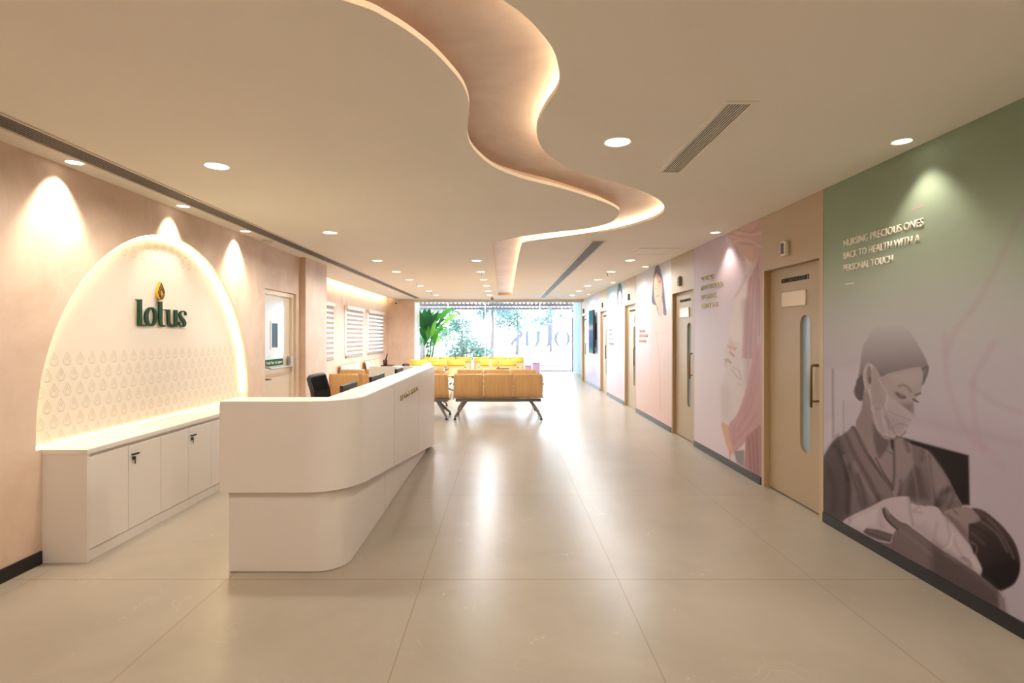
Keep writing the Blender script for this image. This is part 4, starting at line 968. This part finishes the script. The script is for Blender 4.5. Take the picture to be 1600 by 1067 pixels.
# tall plant at the left end of the glazing
t = thing('potted_palm', 'tall green banana-leaf plant at the left end of the window', 'plant', (-2.78, 19.6, 0))
bm = bmesh.new(); add_cyl(bm, (0,0,0), (0,0,.45), .19, .24, 20); obj('pot', bm, M_CAST, t)
def leafmat(n, c):
    m = mat(n, srgb(*c), .4, noise=.12, nscale=5); nt = m.node_tree; b_ = nt.nodes['Principled BSDF']
    tr = nt.nodes.new('ShaderNodeBsdfTranslucent'); tr.inputs[0].default_value = srgb(*[min(255, int(v*1.15)) for v in c]); mx = nt.nodes.new('ShaderNodeMixShader'); mx.inputs[0].default_value = .45
    o_ = nt.nodes['Material Output']; nt.links.new(b_.outputs[0], mx.inputs[1]); nt.links.new(tr.outputs[0], mx.inputs[2]); nt.links.new(mx.outputs[0], o_.inputs[0]); return m
LM = [leafmat('leaf_deep', (30,84,40)), leafmat('leaf_mid', (74,140,52)), leafmat('leaf_lime', (126,186,58))]
def blade(base, mid, tip, w, m, par, stem_r=.014, s0=.45):
    P0, P1, P2 = Vector(base), Vector(mid), Vector(tip); bez = lambda s: P0*(1-s)**2+P1*2*s*(1-s)+P2*s*s
    bm = bmesh.new(); add_tube(bm, [bez(s0*k/6) for k in range(7)], [stem_r*(1-.07*k) for k in range(7)], 6); st = obj('stem', bm, LM[1], par)
    bm = bmesh.new(); rows = []; n = 12
    d0 = (P2-P0); side = d0.cross(Vector((0,-.6,1))); side = side.normalized() if side.length > .01 else Vector((1,0,0))
    for k in range(n+1):
        s = s0-.03+(1-s0+.03)*k/n; p_ = bez(s); ww = w*math.sin(PI*min(1, (k+.4)/(n+.4))**.75)+.002; dn = Vector((0,0,-ww*.25))
        rows.append([bm.verts.new(q) for q in (p_-side*ww+dn, p_-side*ww*.5+dn*.3, p_, p_+side*ww*.5+dn*.3, p_+side*ww+dn)])
    for a, b in zip(rows, rows[1:]):
        for q in range(4): bm.faces.new((a[q], a[q+1], b[q+1], b[q])).smooth = True
    obj('leaf', bm, m, st)
rnd = random.Random(3)
for (tx, ty, tz, w_, mi) in [(-.30,-.2,2.44,.12,0),(-.12,.1,2.48,.13,0),(.08,-.1,2.47,.15,0),(.26,.1,2.44,.11,1),(.44,-.2,2.40,.12,0),(1.02,-.1,2.44,.13,1),(1.36,.1,2.22,.09,2),(.70,-.2,2.28,.09,1),(.62,.2,1.98,.08,1),(.80,.1,2.05,.07,0),(-.34,.3,2.15,.10,1),(.34,-.4,2.05,.09,2),(.95,-.2,1.62,.06,2),(-.30,-.4,1.8,.09,0),(.18,.3,2.2,.11,1),(.52,.0,1.55,.07,2),(-.2,.1,1.62,.09,1),(.1,-.4,1.85,.09,1),(.84,-.25,1.75,.06,1),(-.05,.3,1.95,.09,0),(.30,-.1,1.7,.08,1)]:
    bx, by = rnd.uniform(-.16,.16), rnd.uniform(-.12,.12)
    top = max(tz+.30, 2.1) if tx > .65 else tz*.85
    blade((bx,by,.42), (bx+tx*.22, by+ty*.3, top), (tx,ty,tz), w_, LM[mi], t, .016, .5)

# ------------------------------------------------------------------ outside
struct(box('trim_10', mat('outside_paving', srgb(225,228,232), .7), (-40, 40, YG+.1, 80, -.3, -.1)))
pg = thing('pergola', 'dark timber slatted pergola outside the front window', 'pergola', (0, 24.2, 2.78))
boxes('slats', M_SLAT, [(-4.4+.17*k, -4.4+.17*k+.07, -1.5, 1.6, .03, .11) for k in range(45)], pg)
boxes('cross_beam', M_SLAT, [(-4.6, 3.6, 1.5, 1.62, -.06, .03), (-4.6, 3.6, -1.5, -1.4, -.06, .03)], pg)
for x in (-4.3, 3.35): box('post', M_SLAT, (x, x+.12, 1.5, 1.62, -2.88, -.06), pg)
def crown_mat(n, c): return translucent(n, srgb(*c), .55)
CM = [crown_mat('foliage_teal', (78,102,96)), crown_mat('foliage_green', (70,98,80)), crown_mat('foliage_blue', (70,94,96))]
def tree(x, y, h, r, m, label, low=.35):
    t = thing('tree', label, 'tree', (x, y, -.1), 0, 'trees outside the window'); rn = random.Random(int(x*100+y))
    bm = bmesh.new(); add_tube(bm, [(0,0,0),(.1,0,h*.4),(0,.1,h*.8)], [.16,.11,.05], 8); obj('trunk', bm, M_SLAT, t)
    bm = bmesh.new()
    cl = [(rn.gauss(0,r*.45), rn.gauss(0,r*.3), h*(low+(1-low)*rn.random()), r*rn.uniform(.25,.5)) for _ in range(16)]
    for k in range(1900):
        c = rn.choice(cl); d = Vector((rn.gauss(0,1), rn.gauss(0,1), rn.gauss(0,.8))).normalized()*c[3]*rn.random()**.4
        p_ = Vector(c[:3])+d; a = Vector((rn.gauss(0,1),rn.gauss(0,1),rn.gauss(0,1))).normalized(); b_ = a.orthogonal().normalized(); s = rn.uniform(.07,.16)
        bm.faces.new([bm.verts.new(p_+v) for v in (a*s, b_*s*.5, -a*s, -b_*s*.5)])
    obj('crown', bm, m, t)
tree(-4.6, 30, 3.6, 1.8, CM[1], 'bushy pale green tree outside behind the banana plant')
tree(-2.6, 33, 2.4, 1.6, CM[0], 'low teal shrub-like tree outside left of the window middle', .1)
tree(-.9, 37.5, 5.4, 2.0, CM[2], 'taller blue-green tree outside near the window middle', .55)
tree(1.0, 44, 4.6, 2.2, CM[0], 'teal tree outside left of the mirrored word', .5)
tree(4.4, 52, 5.8, 2.0, CM[1], 'faint green tree outside behind the mirrored word', .5)
# daylight sampling helper: portal in the glazed opening
po = lamp('window_portal', 'AREA', (-.6, YG+.08, 1.45), 1, (1,1,1), None, (PI/2,0,0), shape='RECTANGLE', size=7.2, size_y=2.8)
po.rotation_euler = (-PI/2, 0, 0); po.data.cycles.is_portal = True
